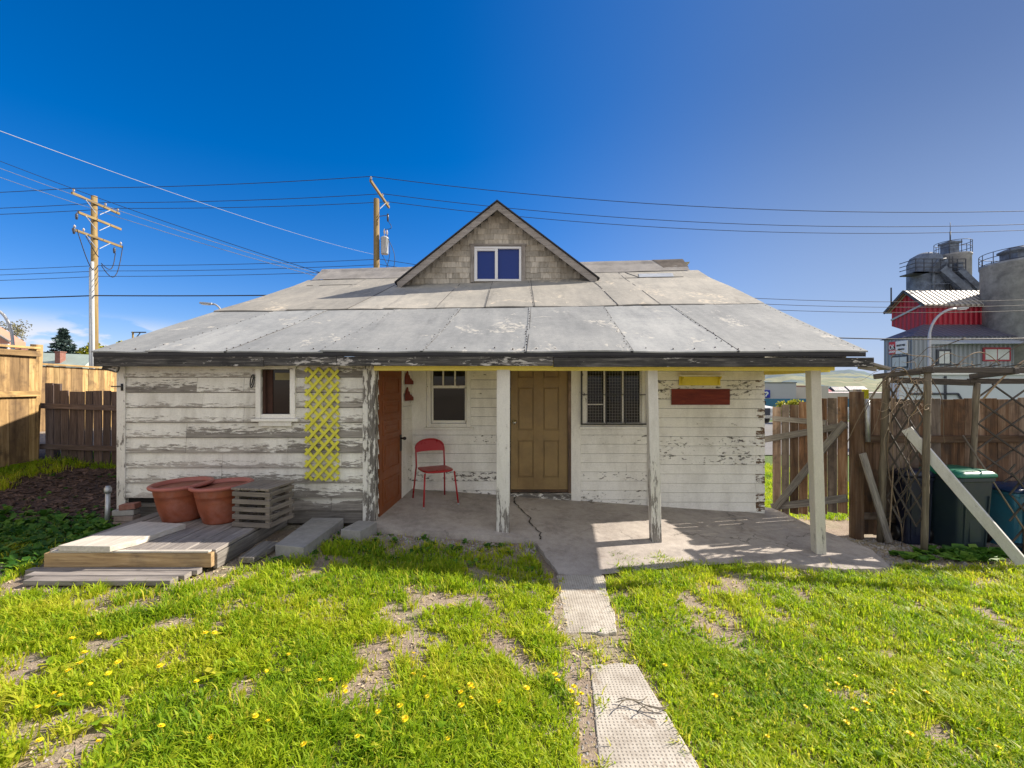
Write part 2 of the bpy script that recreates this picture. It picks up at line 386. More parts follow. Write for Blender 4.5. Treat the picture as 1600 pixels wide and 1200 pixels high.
def m_roof(nm='roll_roofing', tint=(1, 1, 1)):
    t = NT(nm); ob = t.obj(); rd = t.attr('rnd').outputs['Fac']
    n1 = t.noise(ob, .9, 7, .68, .3); n2 = t.noise(t.vec(ob, (6, 1.2, 1)), 1.0, 5, .6); gr = t.noise(ob, 140, 2, .7); md = t.noise(ob, 14, 5, .7)
    c = t.ramp(t.math('ADD', t.math('MULTIPLY', n1, .45), t.math('ADD', t.math('MULTIPLY', md, .25), t.math('MULTIPLY', n2, .30))), [(.33, (.19, .195, .195)), (.5, (.30, .30, .29)), (.66, (.41, .40, .375))])
    c = t.scale(c, t.rng(rd, 0, 1, .86, 1.12))
    pale = t.math('MULTIPLY', t.rng(t.noise(t.vec(ob, (1, .8, 1)), 1.7, 8, .75, .5), .585, .61), t.rng(md, .45, .55))
    c = t.mix(t.math('MULTIPLY', pale, .75), c, (.58, .53, .45))
    dk = t.rng(t.noise(t.vec(ob, (3, .6, 1)), 1.3, 6, .7), .60, .74)
    c = t.mix(t.math('MULTIPLY', dk, .75), c, (.15, .15, .15))
    sp = t.rng(gr, .3, .7, .82, 1.14); c = t.scale(c, sp); c = t.mix(1.0, c, tint, 'MULTIPLY')
    t.bump(t.math('ADD', gr, t.math('MULTIPLY', md, .6)), .35, .006)
    return t.fin(c, .92)
M['roof'] = m_roof('roll_roofing', (.97, 1.0, 1.035)); M['roof_up'] = m_roof('old_roll_roofing', (1.09, 1.03, .94))
M['roofcap'] = m_plain('ridge_felt', (.31, .29, .27), .92, var=.25, nsc=3, dirt=.7, dirtc=(.12, .11, .10), bump=.4, fine=120)
M['patch'] = m_plain('metal_patch', (.40, .43, .47), .6, .2, var=.15, nsc=5)
M['seam'] = m_plain('seam_tar', (.10, .095, .09), .8, var=.4, nsc=30)
M['nail'] = m_plain('rusty_nail', (.035, .025, .02), .7)
def m_concrete():
    t = NT('slab_concrete'); ob = t.obj()
    n1 = t.noise(ob, 1.3, 8, .68, .3); n2 = t.noise(ob, 11, 6, .7); n3 = t.noise(ob, 130, 2, .6)
    c = t.ramp(t.math('ADD', t.math('MULTIPLY', n1, .6), t.math('MULTIPLY', n2, .4)), [(.32, (.22, .195, .18)), (.5, (.38, .34, .31)), (.68, (.50, .455, .415))])
    c = t.mix(t.math('MULTIPLY', t.rng(t.noise(ob, 2.1, 6, .7), .56, .7), .6), c, (.16, .13, .115))
    c = t.scale(c, t.rng(n3, .25, .75, .8, 1.15))
    wv = t.n('ShaderNodeTexVoronoi'); wv.feature = 'DISTANCE_TO_EDGE'
    nd = t.n('ShaderNodeTexNoise'); t.l(ob, nd.inputs['Vector']); nd.inputs['Scale'].default_value = 3.; nd.inputs['Detail'].default_value = 6
    wob = t.n('ShaderNodeVectorMath', operation='MULTIPLY_ADD'); t.l(nd.outputs['Color'], wob.inputs[0]); wob.inputs[1].default_value = (.5, .5, .5); t.l(ob, wob.inputs[2])
    t.l(wob.outputs[0], wv.inputs['Vector']); wv.inputs['Scale'].default_value = .62
    cr = t.math('MULTIPLY', t.rng(wv.outputs['Distance'], .006, .002), t.rng(t.noise(ob, .8, 2), .5, .56))
    c = t.mix(t.math('MULTIPLY', cr, .6), c, (.05, .045, .04))
    t.bump(t.math('ADD', t.math('MULTIPLY', n2, .6), t.math('MULTIPLY', n3, .5)), .45, .008)
    return t.fin(c, .92)
M['concrete'] = m_concrete()
def m_paver():
    t = NT('dimpled_paver'); ob = t.obj()
    vo = t.n('ShaderNodeTexVoronoi'); t.l(t.vec(ob, (1, 1, 0)), vo.inputs['Vector']); vo.inputs['Scale'].default_value = 46.; vo.inputs['Randomness'].default_value = .12
    pit = t.rng(vo.outputs['Distance'], .30, .20)
    n1 = t.noise(ob, 4, 7, .68); n3 = t.noise(ob, 120, 2)
    c = t.ramp(n1, [(.35, (.34, .30, .25)), (.5, (.47, .43, .37)), (.68, (.58, .54, .47))])
    c = t.mix(t.math('MULTIPLY', t.rng(t.noise(ob, 5, 7, .7), .56, .68), .75), c, (.24, .18, .13))
    c = t.mix(t.math('MULTIPLY', pit, .55), c, (.16, .13, .10))
    t.bump(t.math('SUBTRACT', t.math('MULTIPLY', n3, .3), pit), .6, .006)
    return t.fin(t.scale(c, t.rng(n3, .25, .75, .85, 1.1)), .92)
M['paver'] = m_paver()
def m_ground():
    t = NT('yard_soil'); ob = t.obj(); sp = t.n('ShaderNodeSeparateXYZ'); t.l(ob, sp.inputs[0])
    n1 = t.noise(ob, 1.6, 7, .65); n2 = t.noise(ob, 24, 6, .72); n3 = t.noise(ob, 95, 3, .7)
    c = t.ramp(t.math('ADD', t.math('MULTIPLY', n1, .5), t.math('MULTIPLY', n2, .5)), [(.33, (.16, .115, .085)), (.5, (.32, .25, .19)), (.66, (.46, .375, .30))])
    c = t.scale(c, t.rng(n3, .25, .75, .7, 1.2))
    g = t.ramp(n2, [(.3, (.035, .065, .012)), (.55, (.09, .15, .02)), (.75, (.2, .23, .06))])
    gm = t.math('MULTIPLY', t.rng(n1, .5, .66), .35)
    c = t.mix(gm, c, g)
    far = t.rng(sp.outputs[1], 7.2, 8.2); c = t.mix(t.math('MULTIPLY', far, t.rng(sp.outputs[0], 3., 3.6)), c, g)
    mulch = t.math('MULTIPLY', t.rng(sp.outputs[0], -4.45, -4.7), t.math('MULTIPLY', t.rng(sp.outputs[1], 5.2, 5.6), t.rng(sp.outputs[1], 8.4, 7.6)))
    mc = t.ramp(n2, [(.3, (.02, .013, .010)), (.5, (.065, .04, .03)), (.7, (.16, .105, .08))])
    c = t.mix(mulch, c, mc)
    t.bump(t.math('ADD', n2, t.math('MULTIPLY', n3, .5)), .8, .02)
    return t.fin(c, .95)
M['ground'] = m_ground()
def m_leaf(name, stops, trans=.45, rough=.55, spec=.3):
    t = NT(name); rd = t.attr('rnd').outputs['Fac']; ob = t.obj()
    f = t.math('ADD', t.math('MULTIPLY', rd, .7), t.math('MULTIPLY', t.noise(ob, 1.4, 4), .3))
    c = t.ramp(f, stops)
    t.fin(c, rough, 0., spec)
    tr = t.n('ShaderNodeBsdfTranslucent'); t.l(t.scale(c, 1.25), tr.inputs[0]); mx = t.n('ShaderNodeMixShader'); mx.inputs[0].default_value = trans
    t.l(t.p.outputs[0], mx.inputs[1]); t.l(tr.outputs[0], mx.inputs[2]); t.l(mx.outputs[0], t.out.inputs[0])
    return t.m
M['grass'] = m_leaf('lawn_grass', [(.08, (.05, .12, .010)), (.32, (.205, .35, .015)), (.60, (.42, .51, .019)), (.86, (.56, .52, .06)), (.93, (.46, .36, .16)), (1., (.60, .46, .25))], .5)
M['weed'] = m_leaf('broad_weed', [(.2, (.03, .10, .012)), (.6, (.09, .22, .025)), (.9, (.18, .31, .04))], .35)
M['needle'] = m_leaf('blue_spruce', [(.2, (.018, .034, .03)), (.6, (.05, .085, .075)), (.9, (.10, .15, .14))], .1)
M['yleaf'] = m_leaf('spring_leaf', [(.2, (.12, .15, .01)), (.6, (.36, .34, .02)), (.9, (.52, .46, .04))], .4)
M['budleaf'] = m_leaf('bud_leaf', [(.2, (.10, .10, .05)), (.6, (.20, .19, .10)), (.9, (.30, .28, .16))], .3)
M['bark'] = m_plain('bark', (.10, .075, .055), .9, var=.3, nsc=6, bump=.6, fine=30)
M['dandelion'] = m_plain('dandelion_petals', (.86, .68, .012), .6, var=.1, nsc=60)
M['stem'] = m_plain('flower_stem', (.16, .24, .05), .6)
M['mulch'] = m_wood('bark_chips', [(.2, (.025, .016, .012)), (.5, (.09, .055, .04)), (.8, (.22, .15, .11))], .7, .2, knots=False)
M['pebble'] = m_plain('pebbles', (.30, .28, .27), .85, var=.5, nsc=3, dirt=.5, dirtc=(.12, .11, .11))
M['crumb'] = m_plain('soil_crumb', (.34, .27, .205), .95, var=.45, nsc=9, dirt=.5, dirtc=(.13, .095, .07))
M['straw'] = m_plain('dead_straw', (.52, .42, .26), .8, var=.35, nsc=9)
M['asphalt'] = m_plain('pale_road', (.16, .155, .15), .9, var=.15, nsc=1.)
# ------------------------------------------------------------------ ground
def zslab(x, y): return .096 - .07 * (max(-1.7, min(4.4, x)) + .1) + .085 * (min(y, 6.7) - 6.65)
def ground_np(x, y):
    x = np.asarray(x, float); y = np.asarray(y, float)
    xc = np.clip(x, -2.2, 4.6)
    z = -.077 - .07 * (xc + .1) + .03 * (np.clip(y, -4, 5.2) - 5.2)
    z = z + .10 * np.clip(-5.2 - x, 0, 4) + .09 * np.clip(y - 5.5, 0, 3) * (x < -4.45)
    z = z - .036 * np.clip(y - 8.0, 0, 30) - .02 * np.clip(y - 38, 0, 70)
    z = z - .02 * np.clip(-4 - y, 0, 20)
    near = (np.abs(x) < 14) & (y < 14) & (y > -8)
    bump = (fbm(x, y, 1.3) - .5) * .055 + (fbm(x, y, 5.2, 3) - .5) * .028
    under = ((x > -4.6) & (x < 4.1) & (y > 5.1)) | ((x > .25) & (x < 1.05) & (y < 5.2))
    return z + np.where(near & ~under, bump, np.where(near, bump * .3, 0)) - np.where(under & (y > 4.3), .03, 0)
def gz(x, y): return float(ground_np(x, y))

def axis(a, b, step, far_lo, far_hi):
    c = list(np.arange(a, b + 1e-6, step)); d = step; p = a; lo = []
    while p > far_lo: d *= 1.35; p -= d; lo.append(p)
    d = step; p = b; hi = []
    while p < far_hi: d *= 1.35; p += d; hi.append(p)
    return np.array(lo[::-1] + c + hi)
gx = axis(-9, 9, .09, -3500, 3500); gy = axis(.5, 9, .09, -60, 4000)
XX, YY = np.meshgrid(gx, gy); ZZ = ground_np(XX, YY)
nx, ny = len(gx), len(gy)
idx = np.arange(nx * ny).reshape(ny, nx)
quads = np.stack([idx[:-1, :-1], idx[:-1, 1:], idx[1:, 1:], idx[1:, :-1]], -1).reshape(-1, 4)
npmesh('ground', np.stack([XX, YY, ZZ], -1).reshape(-1, 3), quads.ravel(), np.full(len(quads), 4), M['ground'], smoothf=True, kind='structure')

# road behind the house
mb = MB()
mb.grid(lambda u, v: (u, v, float(ground_np(u, v)) + .03), list(np.linspace(-120, 160, 60)), list(np.linspace(15.5, 42, 40)))
mb.build('road', M['asphalt'], kind='structure')

# hills on the horizon
def hills():
    prof = [(-1500, 600), (-300, 594), (0, 588), (300, 590), (600, 592), (900, 594), (1120, 594), (1170, 590), (1190, 588), (1210, 584), (1228, 579), (1250, 578.5), (1266, 581), (1280, 581), (1300, 579), (1325, 578), (1345, 580.5), (1365, 586), (1390, 593), (1450, 596), (1700, 590), (2400, 596), (3200, 600)]
    def h(px):
        for (a, ya), (b, yb) in zip(prof, prof[1:]):
            if a <= px <= b: return HZ - lerp(ya, yb, smooth((px - a) / (b - a)))
        return 6
    D0 = 1250.
    px = np.arange(-1500, 3200, 6.); rows = []
    for k, (dd, fr) in enumerate([(380, -.12), (520, .16), (700, .34), (850, .52), (1000, .74), (1130, .9), (D0, 1.0), (1400, .92), (1700, .3)]):
        X = (px - 800) / F * (dd if dd <= D0 else D0)
        top = np.array([h(p) for p in px]) / F * D0
        j = (fbm(px * .05, px * 0 + k * 3.1, 1.0) - .5) * (9 if 0 < k < 6 else 2)
        if k == 6: j = (fbm(px * .3, px * 0, 1.) - .5) * 2.4
        z = EYE + top * fr + j * (k > 0) - (6 if k == 0 else 0)
        rows.append(np.stack([X, np.full_like(X, dd), z], -1))
    V = np.concatenate(rows); n = len(px); m = len(rows); ii = np.arange(n * m).reshape(m, n)
    q = np.stack([ii[:-1, :-1], ii[:-1, 1:], ii[1:, 1:], ii[1:, :-1]], -1).reshape(-1, 4)
    t = NT('hillside'); ob = t.obj()
    n1 = t.noise(t.vec(ob, (1, .6, 2.2)), .011, 8, .66); n2 = t.noise(ob, .05, 6, .7)
    sp = t.n('ShaderNodeSeparateXYZ'); t.l(ob, sp.inputs[0])
    c = t.ramp(n2, [(.35, (.10, .13, .075)), (.5, (.19, .20, .11)), (.65, (.28, .25, .16))])
    f = t.math('ADD', n1, t.rng(sp.outputs[2], 8, 44, -.04, .16))
    c = t.mix(t.rng(f, .49, .54), c, (.055, .10, .13)); c = t.mix(t.math('MULTIPLY', t.rng(t.noise(ob, .03, 5, .7), .52, .62), .6), c, (.10, .15, .09))
    t.fin(c, 1.)
    npmesh('hills', V, q.ravel(), np.full(len(q), 4), t.m, smoothf=True, kind='structure')
hills()

# ------------------------------------------------------------------ concrete slab and path
def slab():
    edge = [(-1.68, 5.16), (-1.2, 5.13), (-.5, 5.17), (.20, 5.13), (.27, 5.05), (.36, 4.7), (.45, 4.38), (.6, 4.35), (.86, 4.37), (.90, 4.72), (.98, 5.0), (1.45, 5.08), (1.9, 5.02), (2.5, 4.93), (3.1, 4.96), (3.6, 4.93), (4.0, 5.0), (4.22, 5.08), (4.36, 5.5), (4.1, 6.2), (3.95, 6.95)]
    E = []
    for i in range(len(edge) - 1):
        for k in range(5):
            t = k / 5; E.append((lerp(edge[i][0], edge[i + 1][0], t) + rng.uniform(-.012, .012), lerp(edge[i][1], edge[i + 1][1], t) + rng.uniform(-.012, .012)))
    E.append(edge[-1]); E += [(1.5, 6.95), (-1.4, 6.95), (-1.7, 6.0)]
    bm = bmesh.new()
    vs_ = [bm.verts.new((x, y, 0)) for x, y in E]; f = bm.faces.new(vs_)
    bmesh.ops.triangulate(bm, faces=[f]); bmesh.ops.subdivide_edges(bm, edges=bm.edges[:], cuts=2, use_grid_fill=True)
    top = [v.co.copy() for v in bm.verts]
    mb = MB(); fs = [[v.index for v in f.verts] for f in bm.faces]
    bm.verts.index_update()
    P = []
    for v in bm.verts: P.append((v.co.x, v.co.y, zslab(v.co.x, v.co.y) + .0 + .012 * (vnoise(v.co.x, v.co.y, 2.2) - .5)))
    fs = [tuple(v.index for v in f.verts) for f in bm.faces]
    bnd = [(e.verts[0].index, e.verts[1].index) for e in bm.edges if len(e.link_faces) == 1]
    bm.free()
    n = len(P); P2 = P + [(p[0], p[1], p[2] - .13) for p in P]
    # orient upward
    out = []
    for f in fs:
        a, b, c = (Vector(P[i]) for i in f[:3])
        out.append(f if (b - a).cross(c - a).z > 0 else tuple(reversed(f)))
    out += [(a, b, b + n, a + n) for a, b in bnd]
    mb.add(P2, out)
    mb.cm = 1
    pl = [(.05, 6.6), (.03, 6.35), (.12, 6.05), (.22, 5.8), (.24, 5.55), (.33, 5.3), (.30, 5.12)]
    for (a, b) in zip(pl, pl[1:]):
        n = 5; A_ = a
        for k in range(1, n + 1):
            B_ = (lerp(a[0], b[0], k / n) + rng.uniform(-.02, .02), lerp(a[1], b[1], k / n)); w = rng.uniform(.004, .011)
            za, zb_ = zslab(*A_) + .012, zslab(*B_) + .012
            mb.quad((A_[0] - w, A_[1], za), (A_[0] + w, A_[1], za), (B_[0] + w, B_[1], zb_), (B_[0] - w, B_[1], zb_)); A_ = B_
    mb.build('porch_slab', [M['concrete'], M['soil']], kind='structure')
slab()
def paver(x0, x1, y0, y1, zt, tilt, lab):
    mb = MB(); pts = []
    def side(a, b, n=7): return [(lerp(a[0], b[0], k / n) + rng.uniform(-.016, .016), lerp(a[1], b[1], k / n) + rng.uniform(-.014, .014)) for k in range(n)]
    c = [(x0[0], y0), (x1[0], y0), (x1[1], y1), (x0[1], y1)]
    for i in range(4): pts += side(c[i], c[(i + 1) % 4])
    zz = lambda x, y: gz(x, y) * 0 + zt + tilt * (y - y0)
    mb.prism([(x, y, zz(x, y)) for x, y in pts], (0, 0, -.06))
    return mb.build('paving_slab', M['paver'], bevel=.006, label=lab, cat='paving slab', group='dimpled slabs of the garden path')
z1 = -.077 - .07 * (.6 + .1) + .03 * (3.9 - 5.2) + .026
paver((.41, .43), (.79, .87), 3.38, 4.34, z1 - .024, .034, 'dimpled concrete path slab nearest the porch, half in shade')
z2 = -.077 - .07 * (.7 + .1) + .03 * (2.6 - 5.2) + .030
paver((.40, .50), (.98, .84), 1.7, 3.02, z2 - .033, .03, 'dimpled concrete path slab in the foreground with twigs lying on it')

# ------------------------------------------------------------------ house
house = thing('house', (0, 8, 0), 'weathered white clapboard cottage with grey roll roofing, covered porch and small gable', 'house')
YW = 5.35; YB = 6.65        # front wall of the left wing, back wall of the porch
LP = [(5.1, 2.035), (6.0, 2.37), (7.2, 2.82), (8.6, 3.33), (9.7, 3.75), (10.5, 4.08), (10.9, 4.33), (11.05, 4.46)]
RP = [(5.1, 2.035), (6.0, 2.42), (7.2, 2.95), (8.3, 3.46), (9.2, 3.84), (9.75, 4.12), (10.05, 4.33), (10.2, 4.47)]
XL, XR = -4.72, 3.99
def prof(P, s):
    i = min(int(s), len(P) - 2); t = s - i
    return lerp(P[i][0], P[i + 1][0], t), lerp(P[i][1], P[i + 1][1], t)
def roofpt(x, s, h=0.):
    u = (x - XL) / (XR - XL); a = prof(LP, s); b = prof(RP, s)
    wob = .010 * (vnoise(x, s, 1.7) - .5)
    return (x, lerp(a[0], b[0], u), lerp(a[1], b[1], u) + h + wob)

def cutboards(u0, u1, z0, z1, holes):
    """split rectangle by holes into rectangles"""
    zs = sorted({z0, z1} | {z for h in holes if h[0] < u1 and h[1] > u0 for z in h[2:] if z0 < z < z1})
    out = []
    for a, b in zip(zs, zs[1:]):
        iv = [(u0, u1)]
        for h in holes:
            if h[2] < b - 1e-5 and h[3] > a + 1e-5:
                nv = []
                for p, q in iv:
                    if h[1] <= p or h[0] >= q: nv.append((p, q)); continue
                    if h[0] > p: nv.append((p, h[0]))
                    if h[1] < q: nv.append((h[1], q))
                iv = nv
        out += [(p, q, a, b) for p, q in iv if q - p > .01]
    return out
def siding(mb, P0, P1, z0, z1, pitch, holes=(), seg=(.9, 2.2), zoff=0., gap=.006, jit=.0):
    """clapboards between plan points P0->P1, outward side is to the right of the direction P0->P1 (towards the camera for +x)"""
    P0 = Vector((*P0, 0)); P1 = Vector((*P1, 0)); d = (P1 - P0); L = d.length; d.normalize(); nrm = Vector((d.y, -d.x, 0))
    z = z1 - zoff; first = True
    k = 0
    while z > z0 + .01:
        lo = max(z0, z - pitch); u = 0.
        while u < L - 1e-4:
            e = min(L, u + rng.uniform(*seg));
            if L - e < .25: e = L
            r = rng.random(); dz = rng.uniform(-jit, jit); dp = rng.uniform(0, .004)
            for (p, q, a, b) in cutboards(u, e, lo, z, holes):
                q2 = q - (.003 if abs(q - e) < 1e-6 and e < L else 0)
                ta = .026 - .018 * (a - lo) / pitch + dp; tb = .026 - .018 * (b - lo) / pitch + dp
                bt = a + dz if a > lo + .001 or a <= z0 + .001 else a + dz
                if a < lo + .001: a = a + gap
                vs_ = []; bcs = []
                for uu in (p, q2):
                    for (zz, tt) in ((a, ta), (b, tb)):
                        for off in (-.012, tt):
                            pt = P0 + d * uu + nrm * off; vs_.append((pt.x, pt.y, zz)); bcs.append((uu, (zz + dz) - (lo + z) / 2, off))
                fs = [(0, 1, 3, 2), (4, 6, 7, 5), (0, 4, 5, 1), (2, 3, 7, 6), (0, 2, 6, 4), (1, 5, 7, 3)]
                mb.add(vs_, [tuple(reversed(f)) for f in fs], bcs, r)
            u = e
        z -= pitch; k += 1

M['wing_end'] = m_wood('peeling_end_grain', [(.28, (.05, .03, .02)), (.5, (.17, .10, .06)), (.7, (.32, .24, .17))], .3, .5, paint=WHITE, amount=.50, psc=(9, 20, 20), pdirt=.5)
# --- left wing front wall
WX0, WX1 = -4.52, -1.74
win_l = (-2.93, -2.59, 1.345, 1.87)
mb = MB(); siding(mb, (WX0, YW), (WX1, YW), .36, 1.95, .177, [(win_l[0] - WX0, win_l[1] - WX0, win_l[2], win_l[3])], seg=(.55, 1.7), zoff=.0, jit=.004)
wl = mb.build('wall', M['wing'], house, label='peeling grey clapboard wall of the left wing'); mb = MB(); mb.box(WX0, win_l[0] - .01, YW + .014, YW + .02, .3, 1.98); mb.box(win_l[1] + .01, WX1, YW + .014, YW + .02, .05, 1.98); mb.build('wall_backing', M['dark'], house)
mb = MB(); siding(mb, (-3.1, YW + .004), (WX1, YW + .004), .06, .362, .150, seg=(.8, 1.2)); mb.build('skirt_board', M['wing_low'], house)
mb = MB(); mb.box(WX0 - .02, -3.1, YW + .10, YW + .14, -.1, .40); mb.box(-4.45, -3.7, YW + .05, YW + .09, .24, .335); mb.build('foundation', M['greyboard'], house)
mb = MB(); mb.box(-4.62, WX0, YW - .035, YW + .06, .16, 1.93); mb.build('corner_board', M['trim_worn'], house, bevel=.004)
mb = MB(); mb.box(-1.745, -1.685, YW - .035, YW + .04, .085, 1.93); mb.box(-1.683, -1.60, YW - .03, YW + .09, .075, 1.93); mb.build('corner_board', M['trim_worn'], house, bevel=.004)
# porch side wall with the brown door (slightly out of square)
A = Vector((-1.622, YW + .09, 0)); B = Vector((-1.468, YB, 0)); dv = (B - A); Ls = dv.length; dn = dv.normalized(); nn = Vector((dn.y, -dn.x, 0))
d0, d1 = .04, .76
mb = MB(); siding(mb, A[:2], B[:2], -.1, 2.1, .178, [(d0 - .02, d1 + .03, -.2, 1.93)], seg=(2, 3)); mb.build('wall', M['wall'], house, label='white boarded side wall of the porch')
def P(u, out, z): q = A + dn * u + nn * out; return Vector((q.x, q.y, z))
Rs = Matrix((dn, -nn, Vector((0, 0, 1)))).transposed()
def sbox(mb, u0, u1, o0, o1, z0, z1, rnd=None): mb.obox(P((u0 + u1) / 2, (o0 + o1) / 2, (z0 + z1) / 2), (u1 - u0, abs(o1 - o0), z1 - z0), Rs, rnd)
bd_z0, bd_z1 = .09, 1.90
mb = MB(); sbox(mb, d0, d1, -.01, .026, bd_z0, bd_z1)
bdoor = mb.build('door', M['door_brown'], house, bevel=.003, label='red brown panelled door in the porch side wall')
mb = MB()
zz = [(.20, .52), (.62, 1.0), (1.06, 1.25), (1.31, 1.5), (1.56, 1.80)]
for a, b in zz:
    for (u0, u1, za, zb) in ((.13, .67, a, a + .025), (.13, .67, b - .025, b), (.13, .155, a + .025, b - .025), (.645, .67, a + .025, b - .025)): sbox(mb, u0, u1, .026, .036, za, zb)
    sbox(mb, .20, .60, .026, .032, a + .07, b - .07)
mb.build('door_panel', M['door_brown'], bdoor, bevel=.003)
mb = MB(); sbox(mb, .685, .74, .026, .036, .80, 1.02); mb.tube([P(.712, .036, .97), P(.712, .075, .97)], .012, 8)
mb.lathe([(.0, -.024), (.018, -.018), (.026, 0), (.018, .018), (.0, .024)], P(.712, .085, .97), 12); mb.build('handle', M['frame'], bdoor)
mb = MB(); sbox(mb, d1 + .005, d1 + .035, -.01, .034, .06, 2.0); mb.build('door_casing', M['trim'], house)
# cut-out boards on that wall
for k, (z0, lab) in enumerate(((1.70, 'upper red brown jagged wooden cut-out on the porch side wall'), (1.47, 'lower red brown jagged wooden cut-out on the porch side wall'))):
    mb = MB(); pr = [(0, 0), (.30, 0), (.30, .045), (.27, .06), (.25, .05), (.22, .085), (.19, .075), (.16, .10), (.14, .13), (.115, .12), (.095, .165), (.07, .19), (.05, .155), (.03, .15), (.0, .10)]
    mb.prism([P(.86 + a, .035, z0 + b) for a, b in pr], nn * .016)
    mb.build('wooden_cutout', M['brownsign'], label=lab, cat='wall ornament', group='jagged wooden cut-outs on the side wall')

# --- porch back wall
BX0, BX1 = -1.47, 3.67
wl1 = (-1.18, -.66, 1.13, 2.06); wl2 = (1.08, 1.89, 1.14, 2.06); dr = (-.03, .82, -.2, 2.06)
mb = MB()
siding(mb, (BX0, YB), (1.02 + .95, YB), -.32, 2.30, .134, [tuple((h[0] - BX0, h[1] - BX0, h[2], h[3])) for h in (wl1, wl2, dr)], seg=(3, 5))
mb.build('wall', M['wall'], house, label='white boarded back wall of the porch')
mb = MB(); siding(mb, (2.02, YB - .012), (BX1 - .13, YB - .023), -.40, 2.30, .136, seg=(3, 5)); wr = mb.build('wall', M['wall'], house, label='white boarded wall right of the barred window')
mb = MB(); siding(mb, (BX1 - .128, YB - .023), (BX1, YB - .025), -.40, 2.30, .136, seg=(3, 5)); mb.build('wall_end', M['wing_end'], house)
mb = MB()
for (a_, b_, c_, d_) in ((BX0, wl1[0] - .01, -.3, 2.3), (wl1[1] + .01, dr[0] - .01, -.3, 2.3), (dr[1] + .01, wl2[0] - .01, -.3, 2.3), (wl2[1] + .01, BX1 - .01, -.4, 2.3), (wl1[0] - .01, wl1[1] + .01, -.3, wl1[2] - .01), (wl2[0] - .01, wl2[1] + .01, -.3, wl2[2] - .01)): mb.box(a_, b_, YB + .014, YB + .02, c_, d_)
mb.build('wall_backing', M['dark'], house)  # dark sheet behind the boards, coloured as lap gap shade
mb = MB(); mb.box(1.97, 2.025, YB - .05, YB, -.2, 2.2); mb.build('trim_board', M['trim'], house)
mb = MB(); mb.box(.86, 1.0, YB - .038, YB, -.02, 2.12); mb.box(-.115, -.03, YB - .038, YB, .05, 2.12); mb.build('door_casing', M['trim'], house, bevel=.003)
mb = MB(); mb.box(-.03, .86, YB - .05, YB + .08, .02, .115); mb.build('threshold', M['trim_worn'], house, bevel=.004)
# tan door
mb = MB(); mb.box(-.02, .815, YB + .022, YB + .045, .125, 2.05)
for (a_, b_, c_, d_) in ((-.02, .085, .125, 2.05), (.315, .455, .125, 2.05), (.685, .815, .125, 2.05), (.085, .315, .125, .34), (.085, .315, .885, 1.03), (.085, .315, 1.66, 1.80), (.085, .315, 1.98, 2.05), (.455, .685, .125, .34), (.455, .685, .885, 1.03), (.455, .685, 1.66, 1.80), (.455, .685, 1.98, 2.05)): mb.box(a_, b_, YB + .005, YB + .0219, c_, d_)
td = mb.build('door', M['door_tan'], house, bevel=.003, label='tan six panel back door')
mb = MB(); yd = YB + .005
for (x0, x1) in ((.085, .315), (.455, .685)):
    for (z0, z1) in ((.34, .885), (1.03, 1.66), (1.80, 1.98)):
        mb = MB(); mb.box(x0 + .016, x1 - .016, yd + .001, yd + .0215, z0 + .016, z1 - .016)
        mb.build('door_panel', M['door_tan'], td, bevel=.009)
mb = MB(); mb.box(.818, .86, YB - .03, YB + .05, .115, 2.12); mb.build('door_jamb', M['oldfence'], house)
mb = MB(); mb.tube([(.035, yd, 1.15), (.035, yd - .045, 1.15)], .014, 10); ax = Matrix.Rotation(R(90), 3, 'X')
mb.lathe([(0, -.012), (.022, -.01), (.03, .01), (.026, .03), (0, .036)], (.035, yd - .045, 1.15), 16, ax); mb.lathe([(0, 0), (.032, 0), (.032, .006), (0, .008)], (.035, yd, 1.15), 16, ax)
mb.build('door_knob', M['chrome'], td)
mb = MB(); mb.box(-.01, .82, yd - .012, yd, .125, .165); mb.build('kick_plate', M['oldfence'], td)

def window(name, x0, x1, z0, z1, y, label, fr=.05, out=.04):
    mb = MB()
    mb.box(x0 - .06, x0, y - out, y + .03, z0 - .05, z1); mb.box(x1, x1 + .06, y - out, y + .03, z0 - .05, z1)
    mb.box(x0 - .10, x1 + .10, y - out - .02, y + .03, z0 - .085, z0 - .052)
    mb.box(x0 - .005, x1 + .005, y - out + .012, y + .03, z0 - .05, z0)
    return mb.build(name, M['trim'], house, bevel=.004, label=label)
# left porch window: three lights over one
w = window('window', *wl1, YB, 'sash window with three small lights over one pane')
mb = MB(); mb.quad((wl1[0], YB + .03, wl1[2]), (wl1[1], YB + .03, wl1[2]), (wl1[1], YB + .03, wl1[3]), (wl1[0], YB + .03, wl1[3])); mb.build('pane', M['glass'], w)
mb = MB(); x0, x1 = wl1[0], wl1[1]
mb.box(x0, x1, YB - .005, YB + .026, 1.645, 1.685); mb.box(x0, x0 + .03, YB, YB + .026, 1.13, 1.645); mb.box(x1 - .03, x1, YB, YB + .026, 1.13, 1.645); mb.box(x0 + .03, x1 - .03, YB, YB + .026, 1.13, 1.175)
mb.box(x0, x0 + .025, YB, YB + .026, 1.685, 2.06); mb.box(x1 - .025, x1, YB, YB + .026, 1.685, 2.06)
for k in (1, 2): xm = lerp(x0, x1, k / 3); mb.box(xm - .011, xm + .011, YB, YB + .026, 1.685, 2.06)
mb.build('sash', M['trim'], w, bevel=.003)
mb = MB(); mb.box(-1.46, -1.245, YB - .034, YB, 1.045, 2.12); mb.build('trim_board', M['trim'], house, bevel=.003)
